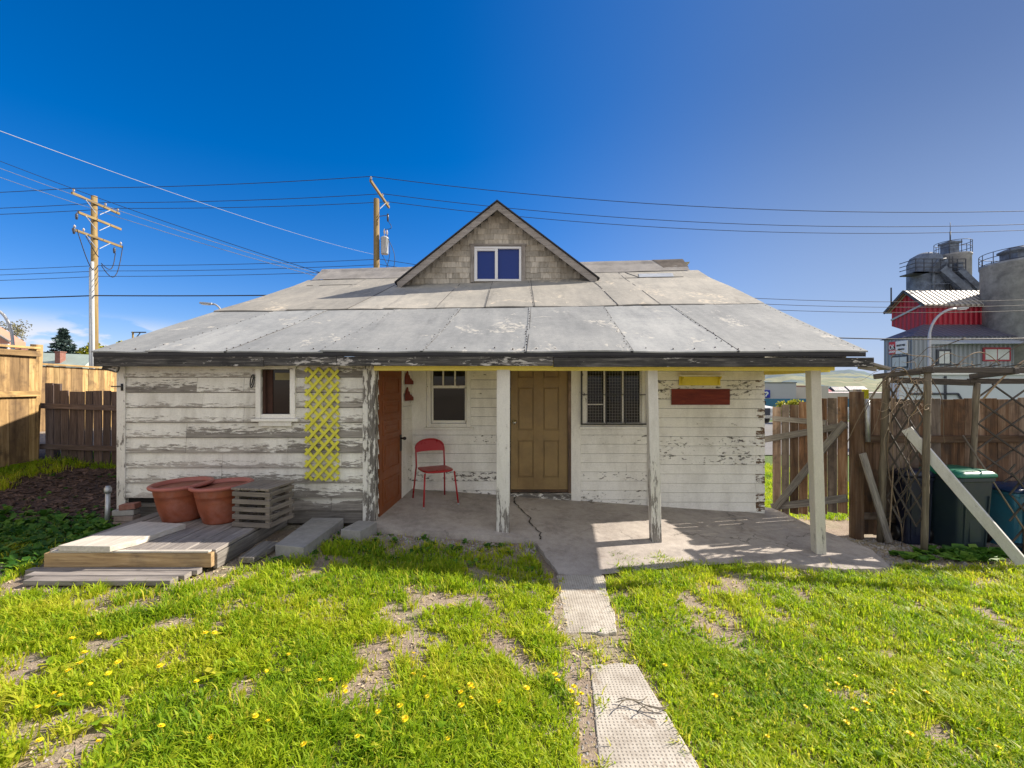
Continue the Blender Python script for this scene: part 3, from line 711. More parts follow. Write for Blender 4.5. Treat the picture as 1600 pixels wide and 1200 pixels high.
# barred window
w = window('window', *wl2, YB, 'wide window behind a black iron frame and wire mesh')
mb = MB(); mb.quad((wl2[0], YB + .035, wl2[2]), (wl2[1], YB + .035, wl2[2]), (wl2[1], YB + .035, wl2[3]), (wl2[0], YB + .035, wl2[3])); mb.build('pane', M['glass'], w)
mb = MB(); x0, x1 = wl2[0], wl2[1]
for xm in (x0 + .011, lerp(x0, x1, 1 / 3), lerp(x0, x1, 2 / 3), x1 - .011): mb.box(xm - .011, xm + .011, YB - .004, YB + .03, 1.14, 2.06)
mb.box(x0 + .022, x0 + .26, YB + .005, YB + .03, 1.40, 1.415)
mb.build('muntin', M['trim'], w)
mb = MB()
for k in range(20): xm = lerp(x0 + .02, x1 - .02, k / 19); mb.box(xm - .001, xm + .001, YB - .012, YB - .0095, 1.14, 2.08)
for k in range(23): zm = lerp(1.15, 2.08, k / 22); mb.box(x0, x1, YB - .0152, YB - .0125, zm - .001, zm + .001)
mb.build('wire_mesh', M['mesh'], w)
mb = MB(); a, b, c, d = .995, 1.965, 1.115, 2.08
mb.box(a, a + .022, YB - .085, YB - .06, c, d); mb.box(b - .022, b, YB - .085, YB - .06, c, d); mb.box(a + .022, b - .022, YB - .085, YB - .06, c, c + .022); mb.box(a + .022, b - .022, YB - .08, YB - .065, 1.545, 1.557)
for k in (1, 2): xm = lerp(x0, x1, k / 3) + .012; mb.box(xm, xm + .009, YB - .078, YB - .068, c + .022, d)
for q in (a, b - .022): mb.box(q + .004, q + .018, YB - .06, YB - .03, 1.3, 1.315)
mb.build('security_bars', M['frame'], w)
# small window of the left wing
w = window('window', *win_l, YW, 'small dark window with a brown curtain in the left wing', out=.05)
mb = MB(); mb.box(win_l[0] - .06, win_l[1] + .07, YW - .05, YW + .03, win_l[3], win_l[3] + .045); mb.build('window_head', M['trim_worn'], w, bevel=.003); mb = MB(); mb.box(win_l[0] - .02, win_l[1] + .02, YW - .055, YW - .03, win_l[2] - .14, win_l[2] - .088); mb.build('window_apron', M['trim_worn'], w, bevel=.003)
mb = MB(); mb.quad((win_l[0], YW + .05, win_l[2]), (win_l[1], YW + .05, win_l[2]), (win_l[1], YW + .05, win_l[3]), (win_l[0], YW + .05, win_l[3])); mb.build('pane', m_glass('dim_glass', (.018, .011, .009), .10), w)
mb = MB(); mb.box(-2.80, win_l[1], YW + .03, YW + .048, 1.745, 1.83); mb.build('curtain', M['curtain'], w)
mb = MB(); mb.box(win_l[0] - .002, win_l[0] + .03, YW + .0, YW + .05, win_l[2], win_l[3]); mb.box(win_l[0] + .03, win_l[0] + .095, YW + .04, YW + .049, win_l[2], win_l[3]); mb.build('side_drape', m_plain('brown_drape', (.06, .026, .018), .9, var=.3, nsc=20), w)

# --- beams, ceiling, posts, fascia
mb = MB(); mb.box(-1.60, 3.74, 5.27, 5.40, 1.853, 1.93); mb.build('porch_beam', M['beam'], house, bevel=.004)
mb = MB(); mb.box(3.66, 3.78, 5.402, 6.62, 1.84, 1.93); mb.build('porch_beam', M['beam'], house, bevel=.004)
mb = MB()
for k in range(9): y0 = lerp(5.14, 6.66, k / 9); mb.box(-1.66, 3.80, y0, y0 + .166, 1.955 + .009 * k, 1.975 + .009 * k)
mb.build('porch_ceiling', M['beam'], house)
mb = MB(); mb.prism([(3.80, 5.2, 1.96), (3.80, 6.9, 1.96), (3.80, 6.9, 2.72), (3.80, 5.2, 2.03)], (.02, 0, 0)); mb.prism([(-4.6, YW, .3), (-4.6, 12.5, .3), (-4.6, 12.5, 3.6), (-4.6, 10.9, 4.25), (-4.6, YW + .05, 2.05)], (-.025, 0, 0))
mb.prism([(3.66, YB, -.4), (3.66, 13.5, -.4), (3.66, 13.5, 3.3), (3.66, 10.2, 4.3), (3.66, 6.66, 2.6)], (.02, 0, 0)); mb.box(-4.6, 3.66, 13.3, 13.36, -.3, 3.3); mb.build('wall', M['trim_worn'], house, label='end and rear walls of the cottage')
def post(x0, x1, y, z0, z1, w, mat, lean=0.):
    mb = MB(); n = 6; 
    for i in range(1):
        mb.obox(((x0 + x1) / 2, y, (z0 + z1) / 2), (w, w * .92, z1 - z0), None)
    # shear for lean
    v = []
    for p in mb.v:
        t = (p[2] - z0) / (z1 - z0); v.append((p[0] - (x0 + x1) / 2 + lerp(x0, x1, t), p[1], p[2]))
    mb.v = v
    return mb.build('porch_post', mat, house, bevel=.008)
post(-.105, -.10, 5.34, -.06, 1.867, .155, M['post'])
post(1.685, 1.635, 5.34, -.19, 1.867, .118, M['post'])
post(3.60, 3.53, 5.34, -.34, 1.867, .118, M['post_good'])
mb = MB()
for (a, b) in ((-4.70, -2.79), (-2.785, -1.97), (-1.965, .46)): mb.box(a, b, 5.11, 5.15, 1.897 + rng.uniform(-.004, .004), 2.003)
mb.box(.465, 4.05, 5.09, 5.145, 1.888, 1.992)
mb.build('fascia', M['fascia'], house, bevel=.003)
mb = MB(); mb.bar((4.04, 5.15, 1.92), (4.27, 5.20, 1.87), .12, .03); mb.bar((3.93, 5.155, 1.90), (4.12, 5.157, 1.87), .04, .06); mb.build('broken_eave_board', M['greyboard'], house, bevel=.003)
mb = MB(); mb.bar((-4.66, 5.20, 1.90), (-4.52, 5.22, 1.86), .05, .07); mb.build('rafter_end', M['fascia'], house)

# --- roof: two courses of roofing sheets, ridge roll, seams and nails
mb = MB(); SPL = [0, .25, .5, .75, 1, 1.25, 1.5, 1.75, 2]
xs = [XL, -4.08, -3.2, -2.12, -1.0, .165, 1.36, 2.55, XR]; xt = [XL, -3.72, -2.90, -1.82, -.80, .30, 1.45, 2.52, XR]
def sheet(xa0, xb0, xa1, xb1, s0, s1, h0, th=.008, nu=8, nv=9):
    r = rng.random(); ph = rng.random() * 9
    us = [k / nu for k in range(nu + 1)]; vs_ = [k / nv for k in range(nv + 1)]
    def fn(u, v, dz=0):
        x = lerp(lerp(xa0, xb0, u), lerp(xa1, xb1, u), v); s = lerp(s0, s1, v)
        sag = .006 * math.sin(ph + 5 * u) * (1 - v)
        return roofpt(x, s, h0 + dz + sag)
    mb.grid(lambda u, v: fn(u, v, th), us, vs_, r)
    # front and side edges
    P0 = [fn(u, 0, th) for u in us]; P1 = [fn(u, 0, -th) for u in us]
    mb.add(P1 + P0, [(i, i + 1, nu + 2 + i, nu + 1 + i) for i in range(nu)], None, r)
    for uu in (0, 1):
        Q0 = [fn(uu, v, th) for v in vs_]; Q1 = [fn(uu, v, -th) for v in vs_]
        mb.add(Q1 + Q0, [((i, i + 1, nv + 2 + i, nv + 1 + i) if uu else (i + 1, i, nv + 1 + i, nv + 2 + i)) for i in range(nv)], None, r)
for i in range(8):
    up = .006 if i % 2 else 0
    sheet(xs[i] - (.03 if i else 0), xs[i + 1] + (.0 if i < 7 else 0), xt[i] - (.03 if i else 0), xt[i + 1], 0, 2.05, .02 + up)
mb.cm = 1
ux = [XL, -3.55, -2.6, -2.0, -1.2, -.42, .36, 1.68, 2.35, XR]; ut = [XL, -3.3, -2.35, -1.7, -1.0, -.4, .4, 1.62, 2.3, XR]
for i in range(9):
    sheet(ux[i] - (.02 if i else 0), ux[i + 1], ut[i] - (.02 if i else 0), ut[i + 1], 2.0, 5.0 + .05, .036 + (.006 if i % 2 else 0), nv=14)
# back slope
mb.grid(lambda x, v: (lambda p: (p[0], lerp(p[1], 14.3, v), lerp(p[2], 3.3, v)))(roofpt(x, 7, 0)), list(np.linspace(XL, XR, 12)), [0, .5, 1], .5)
def seamline(x0, s0, x1, s1, h, w=.012, n=14):
    for k in range(n):
        if rng.random() < .12: continue
        a = roofpt(lerp(x0, x1, k / n), lerp(s0, s1, k / n), h); b = roofpt(lerp(x0, x1, (k + 1) / n), lerp(s0, s1, (k + 1) / n), h)
        mb.bar(a, b, w * rng.uniform(.6, 1.3), .006)
mb.cm = 2
for i in range(1, 8): seamline(xs[i], 0, xt[i], 2.0, .031, .007)
for i in range(1, 9): seamline(ux[i], 2.0, ut[i], 4.9, .049, .009)
seamline(XL + .1, 1.99, XR - .1, 1.99, .032, .016, 60)
for (a, b) in ((-4.4, -3.3), (2.2, 3.3)): seamline(a, 4.1, b, 4.1, .05, .014, 8)
seamline(2.45, 4.9, 2.62, 4.15, .05, .014, 6); seamline(2.62, 4.12, 3.5, 4.12, .05, .014, 8)
mb.cm = 3
def nail(x, s, h): p = roofpt(x, s, h); mb.lathe([(.0085, -.006), (.0075, .005), (0, .007)], p, 6)
for i in range(1, 8):
    n = 17
    for k in range(n): nail(lerp(xs[i], xt[i], k / n) + rng.uniform(-.03, .03) - .02, lerp(.03, 2.0, k / n), .034)
for k in range(34): nail(lerp(XL, XR, (k + .5) / 34) + rng.uniform(-.06, .06), .10 + rng.uniform(-.03, .03), .032)
for k in range(18): nail(XR - .05, lerp(.05, 2., k / 18), .032)
for k in range(14): nail(ux[7] - .02, lerp(2., 4.8, k / 14), .05); nail(ux[6] - .02, lerp(2., 4.8, k / 14), .05)
roof = mb.build('roof', [M['roof'], M['roof_up'], M['seam'], M['nail']], house)
mb = MB()
for (a, b, r_) in ((XL + .12, -2.9, .2), (-2.92, -1.2, .5), (-1.22, .9, .4), (.88, XR - .18, .7)):
    nv = 10
    mb.grid(lambda x, v: roofpt(x, lerp(4.95, 7.0, v), .055 + .02 * math.sin(v * math.pi) + .012 * vnoise(x, v, 4)), list(np.linspace(a, b, 14)), [k / nv for k in range(nv + 1)], r_)
    mb.grid(lambda x, v: (lambda p: (p[0], p[1] + v * .5, p[2] - v * .12))(roofpt(x, 7.0, .055 + .012 * vnoise(x, 1, 4))), list(np.linspace(a, b, 14)), [0, .5, 1], r_)
mb.build('ridge_cap', M['roofcap'], roof)
mb = MB(); mb.grid(lambda x, v: roofpt(x - .15 * v * (x < 3.5), lerp(5.3, 7.0, v), .070 + .02 * math.sin(v * math.pi)), list(np.linspace(3.30, XR - .16, 8)), [k / 8 for k in range(9)]); mb.build('ridge_patch', m_plain('dark_felt', (.11, .09, .075), .9, var=.4, nsc=8, bump=.5), roof)
mb = MB(); mb.grid(lambda x, v: roofpt(x + .06 * v, lerp(4.15, 4.62, v), .054), [2.62 + .1 * k for k in range(8)], [0, .5, 1]); mb.build('roof_patch', M['patch'], roof)
mb = MB(); mb.grid(lambda x, v: roofpt(x, 0.0 + v * .16, .004 - .022 * (1 - v)), list(np.linspace(XL + .02, XR - .02, 40)), [0, 1]); mb.grid(lambda x, v: (lambda p: (p[0], p[1] + .005, p[2] + .03 - v * .05))(roofpt(x, 0.0, -.012)), list(np.linspace(XL + .02, XR - .02, 40)), [0, 1], flip=True); mb.build('drip_edge', M['tar'], roof)

# --- front gable on the roof
dg = MB(); FD = 9.5
AP = (-.30, 5.40); EL = (-2.30, 3.80); ER = (1.70, 3.88)
def gp(side, t, dn_=0): e = EL if side < 0 else ER; return (lerp(e[0], AP[0], t), lerp(e[1], AP[1], t) - dn_)
wx0, wx1, wz0, wz1 = -.83, .24, 3.86, 4.58
# shingle courses
zc = 3.70; row = 0
while zc < 5.3:
    zt = min(zc + .115, 5.36)
    xl = lerp(EL[0], AP[0], max(0, (zt - EL[1])) / (AP[1] - EL[1])) + .05; xr = lerp(ER[0], AP[0], max(0, (zt - ER[1])) / (AP[1] - ER[1])) - .05
    x = xl - rng.uniform(0, .1)
    while x < xr:
        wsh = rng.uniform(.11, .26); a = max(x, xl); b = min(x + wsh - .004, xr)
        for (p, q, za, zb) in cutboards(a, b, zc + rng.uniform(-.006, .006), zt + .03, [(wx0 - .03, wx1 + .03, 3.0, wz1 + .03)]):
            r = rng.random(); t0 = .022 - .012 * (za - zc) / .12
            vs_ = [(p, FD, za), (p, FD - t0, za), (p, FD, zb), (p, FD - .006, zb), (q, FD, za), (q, FD - t0, za), (q, FD, zb), (q, FD - .006, zb)]
            bc = [(v[0] - (a + b) / 2, v[2] - zc, v[1]) for v in vs_]
            dg.add(vs_, [(0, 2, 3, 1), (4, 5, 7, 6), (0, 1, 5, 4), (2, 6, 7, 3), (0, 4, 6, 2), (1, 3, 7, 5)], bc, r)
        x += wsh
    zc += .115; row += 1
dg.prism([(EL[0] + .05, FD + .004, 3.5), (ER[0] - .05, FD + .004, 3.5), (ER[0] - .05, FD + .004, 3.84), (AP[0], FD + .004, 5.33), (EL[0] + .05, FD + .004, 3.8)], (0, .03, 0))
dormer = dg.build('dormer', M['shingle'], house, label='grey shingled front gable above the roof')
for side in (-1, 1):
    mb = MB(); a = gp(side, -.01); b = gp(side, 1.0)
    mb.prism([(a[0], 9.16, a[1] - .01), (b[0], 9.16, b[1] - .01), (b[0], 9.16, b[1] - .165), (a[0] - side * .03, 9.16, a[1] - .155)], (0, .035, 0))
    mb.build('barge_board', M['barge'], dormer, bevel=.003)
    mb = MB(); e = gp(side, -.03)
    mb.prism([(e[0], 9.13, e[1]), (AP[0], 9.13, AP[1]), (AP[0], 9.13, AP[1] + .028), (e[0], 9.13, e[1] + .028)], (0, 4.2, 0))
    mb.prism([(e[0] - side * .01, 9.20, e[1] - .02), (AP[0], 9.20, AP[1] - .02), (AP[0], 9.20, AP[1] - .001), (e[0] - side * .01, 9.20, e[1] - .001)], (0, 3.9, 0))
    mb.build('gable_roof', M['tar'], dormer)
mb = MB()
for (a, b, c, d) in ((wx0 - .035, wx0 + .045, wz0 - .02, wz1 + .02), (wx1 - .045, wx1 + .035, wz0 - .02, wz1 + .02)): mb.box(a, b, FD - .045, FD + .03, c, d)
mb.box(wx0 - .06, wx1 + .06, FD - .05, FD + .03, wz1 + .02, wz1 + .06); mb.build('window_casing', M['barge'], dormer, bevel=.003)
mb = MB(); a, b, c, d = wx0 + .047, wx1 - .047, wz0, wz1 - .0; y0, y1 = FD - .06, FD + .02
for q in ((a, b, c, c + .045), (a, b, d - .045, d)): mb.box(q[0], q[1], y0, y1, q[2], q[3])
xm = (a + b) / 2 - .03
for q in ((a, a + .06), (b - .045, b), (xm - .03, xm + .03)): mb.box(q[0], q[1], y0 + .002, y1, c + .045, d - .045)
mb.box(a + .06, xm - .03, y0 + .012, y1, d - .085, d - .045); mb.build('window_frame', M['vinyl'], dormer, bevel=.004)
mb = MB(); mb.quad((a, FD, c), (b, FD, c), (b, FD, d), (a, FD, d)); mb.build('window_pane', M['glass_blue'], dormer)
mb = MB(); mb.box(EL[0] + .3, wx0, FD - .02, FD + .0, 3.66, 3.79); mb.build('flashing', M['patch'], dormer); mb = MB(); mb.box(wx1, ER[0] - .2, FD - .022, FD + .0, 3.70, 3.85); mb.build('flashing', M['patch'], dormer)
# ------------------------------------------------------------------ things in front of the house
# wooden platform
DZ = .22
mb = MB(); x0, x1 = -4.10, -2.62
xx = x0
while xx < x1 - .01:
    wd = min(.135, x1 - xx); mb.box(xx, xx + wd - .006, 4.035, 5.30, DZ - .03 + rng.uniform(-.002, .002), DZ + rng.uniform(-.003, .003)); xx += wd
dk = thing('wooden_platform', (-3.35, 4.6, 0), 'low grey plank platform below the peeling wall holding the flower pots', 'platform')
mb.build('plank', M['deck'], dk, bevel=.004)
mb = MB(); mb.box(-4.10, -2.635, 3.985, 4.033, .080, .205); mb.build('front_board', M['deckedge'], dk, bevel=.005)
mb = MB(); mb.box(-4.05, -2.66, 3.99, 4.034, .2075, .222); mb.build('edge_strip', M['ply'], dk, bevel=.003)
mb = MB(); mb.box(-2.655, -2.615, 4.04, 5.3, .05, .185); mb.build('side_board', M['greyboard'], dk, bevel=.004)
mb = MB(); mb.box(-4.12, -4.085, 4.04, 5.3, .05, .185); mb.build('side_board', M['greyboard'], dk, bevel=.004)
# step boards in front
mb = MB()
for k, (a, b) in enumerate(((3.70, 3.80), (3.805, 3.90), (3.905, 3.98))): mb.box(-3.98 - .1 * k, -2.78 + .04 * k, a, b - .006, .045, .085 + .002 * k)
mb.build('board_step', M['deck'], bevel=.004, label='weathered plank step lying in the grass before the platform', cat='step')
# pale panel lying on the platform
mb = MB(); zt = DZ + .055
mb.prism([(-3.97, 3.98, zt), (-3.50, 3.96, zt), (-3.40, 4.12, zt), (-3.31, 4.62, zt), (-3.83, 4.70, zt)], (0, 0, -.05)); mb.bc = [(p[1], p[0], p[2]) for p in mb.v]
mb.build('pale_panel', M['ply'], bevel=.004, label='pale wooden panel lying on the left of the plank platform', cat='panel')
# pots
def pot(cx, cy, base, r, h, tilt, lab, weed=False):
    Mx = Matrix.Translation((cx, cy, base)) @ Matrix.Rotation(tilt[0], 4, 'X') @ Matrix.Rotation(tilt[1], 4, 'Y')
    t = thing('flower_pot', (cx, cy, base), lab, 'flower pot', 'large empty terracotta coloured flower pots')
    mb = MB(); mb.M = Mx
    mb.lathe([(.0, 0), (r * .60, 0), (r * .62, .012), (r * .64, .035), (r * .74, h * .35), (r * .80, h * .60), (r * .815, h * .70), (r * .825, h * .705), (r * .835, h * .74), (r * .855, h * .88), (r * .86, h * .905)], (0, 0, 0), 48); mb.build('body', M['terra'], t)
    mb = MB(); mb.M = Mx
    mb.lathe([(r * .86, h * .90), (r * .95, h * .905), (r * .99, h * .93), (r, h * .955), (r * .985, h * .985), (r * .95, h), (r * .88, h * .995), (r * .845, h * .96), (r * .80, h * .7), (r * .74, h * .5)], (0, 0, 0), 48); mb.build('rim', M['terra_rim'], t)
    mb = MB(); mb.M = Mx; mb.lathe([(.0, h * .50), (r * .3, h * .515), (r * .73, h * .5)], (0, 0, 0), 24); mb.build('soil', M['soil'], t)
    if weed:
        mb = MB(); mb.M = Mx
        for k in range(26):
            a = rng.uniform(0, 6.28); l = rng.uniform(.04, .13); c = Vector((.12, .10, h * .51)); d = Vector((math.cos(a), math.sin(a), rng.uniform(.6, 1.6))).normalized()
            s_ = d.cross(Vector((0, 0, 1))).normalized() * .012
            mb.add([c - s_ * .4, c + d * l * .6 + s_, c + d * l, c + d * l * .6 - s_], [(0, 1, 2, 3)])
        mb.build('weed', M['weed'], t)
pot(-3.61, 5.00, DZ, .305, .40, (R(1.2), R(-1.6)), 'big terracotta coloured pot farthest from the slatted crate, behind the other pot')
pot(-3.13, 4.94, DZ, .305, .405, (R(.6), R(-2)), 'big terracotta coloured pot beside the slatted crate, with a weed sprouting in it', True)
# slatted crate
cr = thing('slatted_crate', (-2.72, 4.95, DZ), 'grey slatted wooden crate standing upside down beside the flower pots', 'crate')
Mx = Matrix.Translation((-2.635, 4.84, DZ)) @ Matrix.Rotation(R(-9), 4, 'Z')
W_, D_, H_ = .43, .40, .41
mb = MB(); mb.M = Mx
for k in range(4): mb.box(-W_ / 2 + k * W_ / 4, -W_ / 2 + (k + 1) * W_ / 4 - .006, -D_ / 2 - .01, D_ / 2 + .01, H_ - .022, H_); 
mb.bc = [(b[0], b[1], b[2]) for b in mb.bc]; mb.build('top_board', M['pallet'], cr, bevel=.003)
for (nm, fn, sd) in (('front_slats', 0, -1), ('back_slats', 0, 1), ('side_slats', 1, -1), ('side_slats', 1, 1)):
    mb = MB(); mb.M = Mx
    for k in range(5):
        z0 = .01 + k * .078; z1 = z0 + .046
        if fn == 0: mb.box(-W_ / 2, W_ / 2, sd * D_ / 2, sd * (D_ / 2 - .018), z0, z1)
        else: mb.box(sd * (W_ / 2 - .018), sd * W_ / 2, -D_ / 2 + .02, D_ / 2 - .02, z0 + .003, z1 + .003)
    mb.build(nm, M['pallet'], cr, bevel=.003)
for sx in (-1, 1):
    for sy in (-1, 1): mb = MB(); mb.M = Mx; mb.obox((sx * (W_ / 2 - .042), sy * (D_ / 2 - .042), H_ / 2 - .014), (.045, .045, H_ - .03)); mb.build('corner_block', M['pallet'], cr)
# concrete / board ramps right of the platform
mb = MB(); mb.prism([(-2.28, 4.38, .145), (-1.97, 4.30, .145), (-1.93, 5.22, .16), (-2.30, 5.24, .16)], (0, 0, -.11)); mb.bc = [(p[1], p[0], p[2]) for p in mb.v]
mb.build('step_slab', M['block'], bevel=.006, label='grey step slab between the slatted crate and the cinder block', cat='step slab')
mb = MB(); mb.prism([(-2.50, 4.16, .105), (-2.36, 4.15, .105), (-2.31, 4.55, .115), (-2.50, 4.58, .115)], (0, 0, -.05)); mb.bc = [(p[1], p[0], p[2]) for p in mb.v]
mb.build('loose_board', M['greyboard'], bevel=.004, label='short grey board lying along the right edge of the platform', cat='board')
mb = MB(); mb.M = Matrix.Translation((-1.67, 4.98, .085)) @ Matrix.Rotation(R(-14), 4, 'Z'); mb.obox((0, 0, 0), (.235, .34, .125))
mb.build('cinder_block', M['block'], bevel=.008, label='grey concrete block on the gravel at the porch corner', cat='concrete block')
# brick stack at the corner
for k, (w, dx, mt, lab) in enumerate(((.23, 0, 'brick2', 'bottom grey brick of the small stack by the corner board'), (.235, .01, 'brick2', 'second brick from the bottom of the stack by the corner board'), (.225, -.005, 'block', 'pale third brick of the stack by the corner board'), (.17, .04, 'brick', 'broken red brick on top of the stack by the corner board'))):
    mb = MB(); mb.M = Matrix.Translation((-4.37 + dx, 5.16, .115 + k * .066)) @ Matrix.Rotation(R(rng.uniform(-7, 7)), 4, 'Z') @ Matrix.Rotation(R(-5 if k == 3 else 0), 4, 'Y')
    mb.obox((0, 0, 0), (w, .11, .062)); mb.build('brick', M[mt], bevel=.007, label=lab, cat='brick', group='bricks stacked at the corner')
# standpipe
t = thing('standpipe', (-4.60, 5.18, .05), 'galvanised standpipe rising beside the corner of the house', 'pipe')
mb = MB(); mb.tube([(-4.61, 5.18, .0), (-4.60, 5.18, .47)], .024, 12); mb.build('pipe', M['galv'], t)
mb = MB(); mb.lathe([(.0, 0), (.034, 0), (.036, .02), (.036, .05), (.028, .06), (.022, .075), (.0, .08)], (-4.60, 5.18, .46), 14); mb.build('cap', M['galv'], t)
# yellow trellis
def trellis():
    x0, x1, z0, z1 = -2.41, -2.02, .575, 1.885
    mb = MB(); yb = YW - .036; mid = []
    w = .034; sp = .126
    def clip(a, b, dirn, y, t):
        # strip centre line z = a + dirn*(x-x0), clip to box
        pts = []
        for x in (x0, x1):
            z = a + dirn * (x - x0)
            if z0 <= z <= z1: pts.append((x, z))
        for z in (z0, z1):
            x = x0 + (z - a) / dirn
            if x0 < x < x1: pts.append((x, z))
        if len(pts) >= 2:
            p, q = pts[0], pts[1]
            if math.hypot(p[0] - q[0], p[1] - q[1]) > .05:
                mb.bar((p[0], y, p[1]), (q[0], y, q[1]), t, w)
    m = 1.12
    k = -6
    while k < 18:
        clip(z0 + k * sp * 1.1 + .02, 0, m, yb - .013, .011); clip(z0 + k * sp * 1.1 + .09, 0, -m, yb, .011); k += 1
    mb.build('lattice_trellis', M['yellow'], bevel=.002, label='yellow wooden lattice trellis hanging on the peeling wall', cat='trellis')
trellis()
# hanging iron ring left of the small window
mb = MB(); mb.tube([(-3.02 + .022 * math.sin(a) + .01 * math.cos(a), YW - .06, 1.73 + .075 * math.cos(a)) for a in [2 * math.pi * k / 20 for k in range(21)]], .007, 6); mb.tube([(-3.0, YW - .06, 1.80), (-3.03, YW - .058, 1.68)], .007, 6)
mb.build('iron_loop', M['frame'], label='dark iron loop hanging beside the small wing window', cat='iron loop')
mb = MB(); mb.tube([(-4.55, YW - .04, 1.62), (-4.55, YW - .04, 1.70)], .012, 8); mb.tube([(-4.55, YW - .05, 1.67), (-4.66, YW - .06, 1.668)], .006, 6); mb.build('hook', M['frame'], label='small black hook on the left corner board', cat='hook')
# red chair
def chair():
    t = thing('metal_chair', (-.93, 6.1, 0), 'red metal chair with curved backrest against the white porch wall', 'chair')
    zf = zslab(-.95, 6.2)
    Mx = Matrix.Translation((-1.03, 6.10, zf)) @ Matrix.Rotation(R(28), 4, 'Z')
    # local: front is -y
    w = .20; r = .0115; SH = .445
    def part(nm, pts, rad=r, m='red'): mb = MB(); mb.M = Mx; mb.tube(pts, rad, 10); mb.build(nm, M[m], t)
    arc = [(-w, .20, SH)] + [(-w, .205, SH + .1), (-w, .22, SH + .24)] + [(-w * math.cos(a), .235 + .012 * math.sin(a), SH + .27 + .11 * math.sin(a)) for a in [math.pi * k / 12 for k in range(13)]] + [(w, .22, SH + .24), (w, .205, SH + .1), (w, .20, SH)]
    part('back_frame', arc)
    part('leg', [(-w, .20, SH + .02), (-w - .03, .27, 0)]); part('leg', [(w, .20, SH + .02), (w + .03, .27, 0)])
    part('leg', [(-w, -.19, SH - .012), (-w - .035, -.25, 0)]); part('leg', [(w, -.19, SH - .012), (w + .035, -.25, 0)])
    mb = MB(); mb.M = Mx
    for sx in (-1, 1):
        for (ox, oy) in ((.0345, -.249), (.0295, .268)): mb = MB(); mb.M = Mx; mb.lathe([(0, 0), (.016, 0), (.015, .02), (0, .021)], (sx * (w + ox), oy, 0), 10); mb.build('foot_cap', M['galv'], t)
    mb = MB(); mb.M = Mx; mb.cs = True
    n = 14
    def bk(u, v, o): # backrest panel between arc
        a = math.pi * (1 - u); x = -w * .97 * math.cos(math.pi * u); top = SH + .27 + .108 * math.sin(math.pi * u); bot = SH + .205 + .012 * math.sin(math.pi * u)
        return (x, .226 + .012 * v - .030 * math.sin(math.pi * u) * 0 + .02 * math.sin(math.pi * u) + o, lerp(bot, top, v))
    us = [k / n for k in range(n + 1)]
    mb.grid(lambda u, v: bk(u, v, -.004), us, [0, .5, 1]); mb.grid(lambda u, v: bk(u, v, .004), us, [0, .5, 1], flip=True)
    mb.build('backrest', M['red'], t)
    mb = MB(); mb.M = Mx; P_ = []
    for k in range(25):
        a = 2 * math.pi * k / 24; c, s_ = math.cos(a), math.sin(a)
        P_.append((.205 * math.copysign(abs(c) ** .45, c), .215 * math.copysign(abs(s_) ** .45, s_), SH + .012 * abs(c) + .004))
    mb.prism(P_[:-1], (0, 0, -.022)); mb.build('seat', M['red'], t, bevel=.006)
chair()
# wall board and shelf
mb = MB(); mb.box(2.31, 3.155, YB - .065, YB - .045, 1.405, 1.635); mb.bc = [(p[0], p[2], p[1]) for p in mb.v]
mb.build('wooden_plaque', M['brownsign'], bevel=.003, label='dark red blank wooden board on the white wall below the yellow shelf', cat='wall board')
t = thing('wall_shelf', (2.72, YB, 1.7), 'small pale yellow bracket shelf above the dark red board', 'shelf')
mb = MB(); mb.box(2.42, 3.02, YB - .06, YB - .04, 1.685, 1.815); mb.build('back_board', M['yshelf'], t, bevel=.003)
mb = MB(); mb.box(2.395, 3.055, YB - .17, YB - .04, 1.817, 1.832); mb.build('shelf_board', M['trim'], t, bevel=.003)
for xq in (2.45, 2.985):
    mb = MB(); mb.prism([(xq, YB - .062, 1.815), (xq, YB - .15, 1.815), (xq, YB - .14, 1.79), (xq, YB - .10, 1.765), (xq, YB - .075, 1.71), (xq, YB - .062, 1.70)], (.014, 0, 0)); mb.build('bracket', M['yshelf'], t)

# ------------------------------------------------------------------ left boundary
def board_run(mb, P0, P1, zb0, zb1, zt0, zt1, w, gap, th=.02, jit=.012, thick_dir=None, wv=.012):
    P0 = Vector(P0); P1 = Vector(P1); d = P1 - P0; L = d.length; d.normalize(); n_ = Vector((d.y, -d.x))
    u = 0
    while u < L:
        ww = w + rng.uniform(-wv, wv); e = min(u + ww, L); c = P0 + d * (u + e) / 2; t = (u + e) / 2 / L
        zb = lerp(zb0, zb1, t) + rng.uniform(-jit, jit); zt = lerp(zt0, zt1, t) + rng.uniform(-jit, jit)
        Rm = Matrix(((d.x, n_.x, 0), (d.y, n_.y, 0), (0, 0, 1))) @ Matrix.Rotation(rng.uniform(-.008, .008), 3, 'Y')
        mb.obox((c.x + n_.x * rng.uniform(-.003, .003), c.y + n_.y * rng.uniform(-.003, .003), (zb + zt) / 2), (e - u, th, zt - zb), Rm)
        u = e + gap * rng.uniform(.5, 1.6)
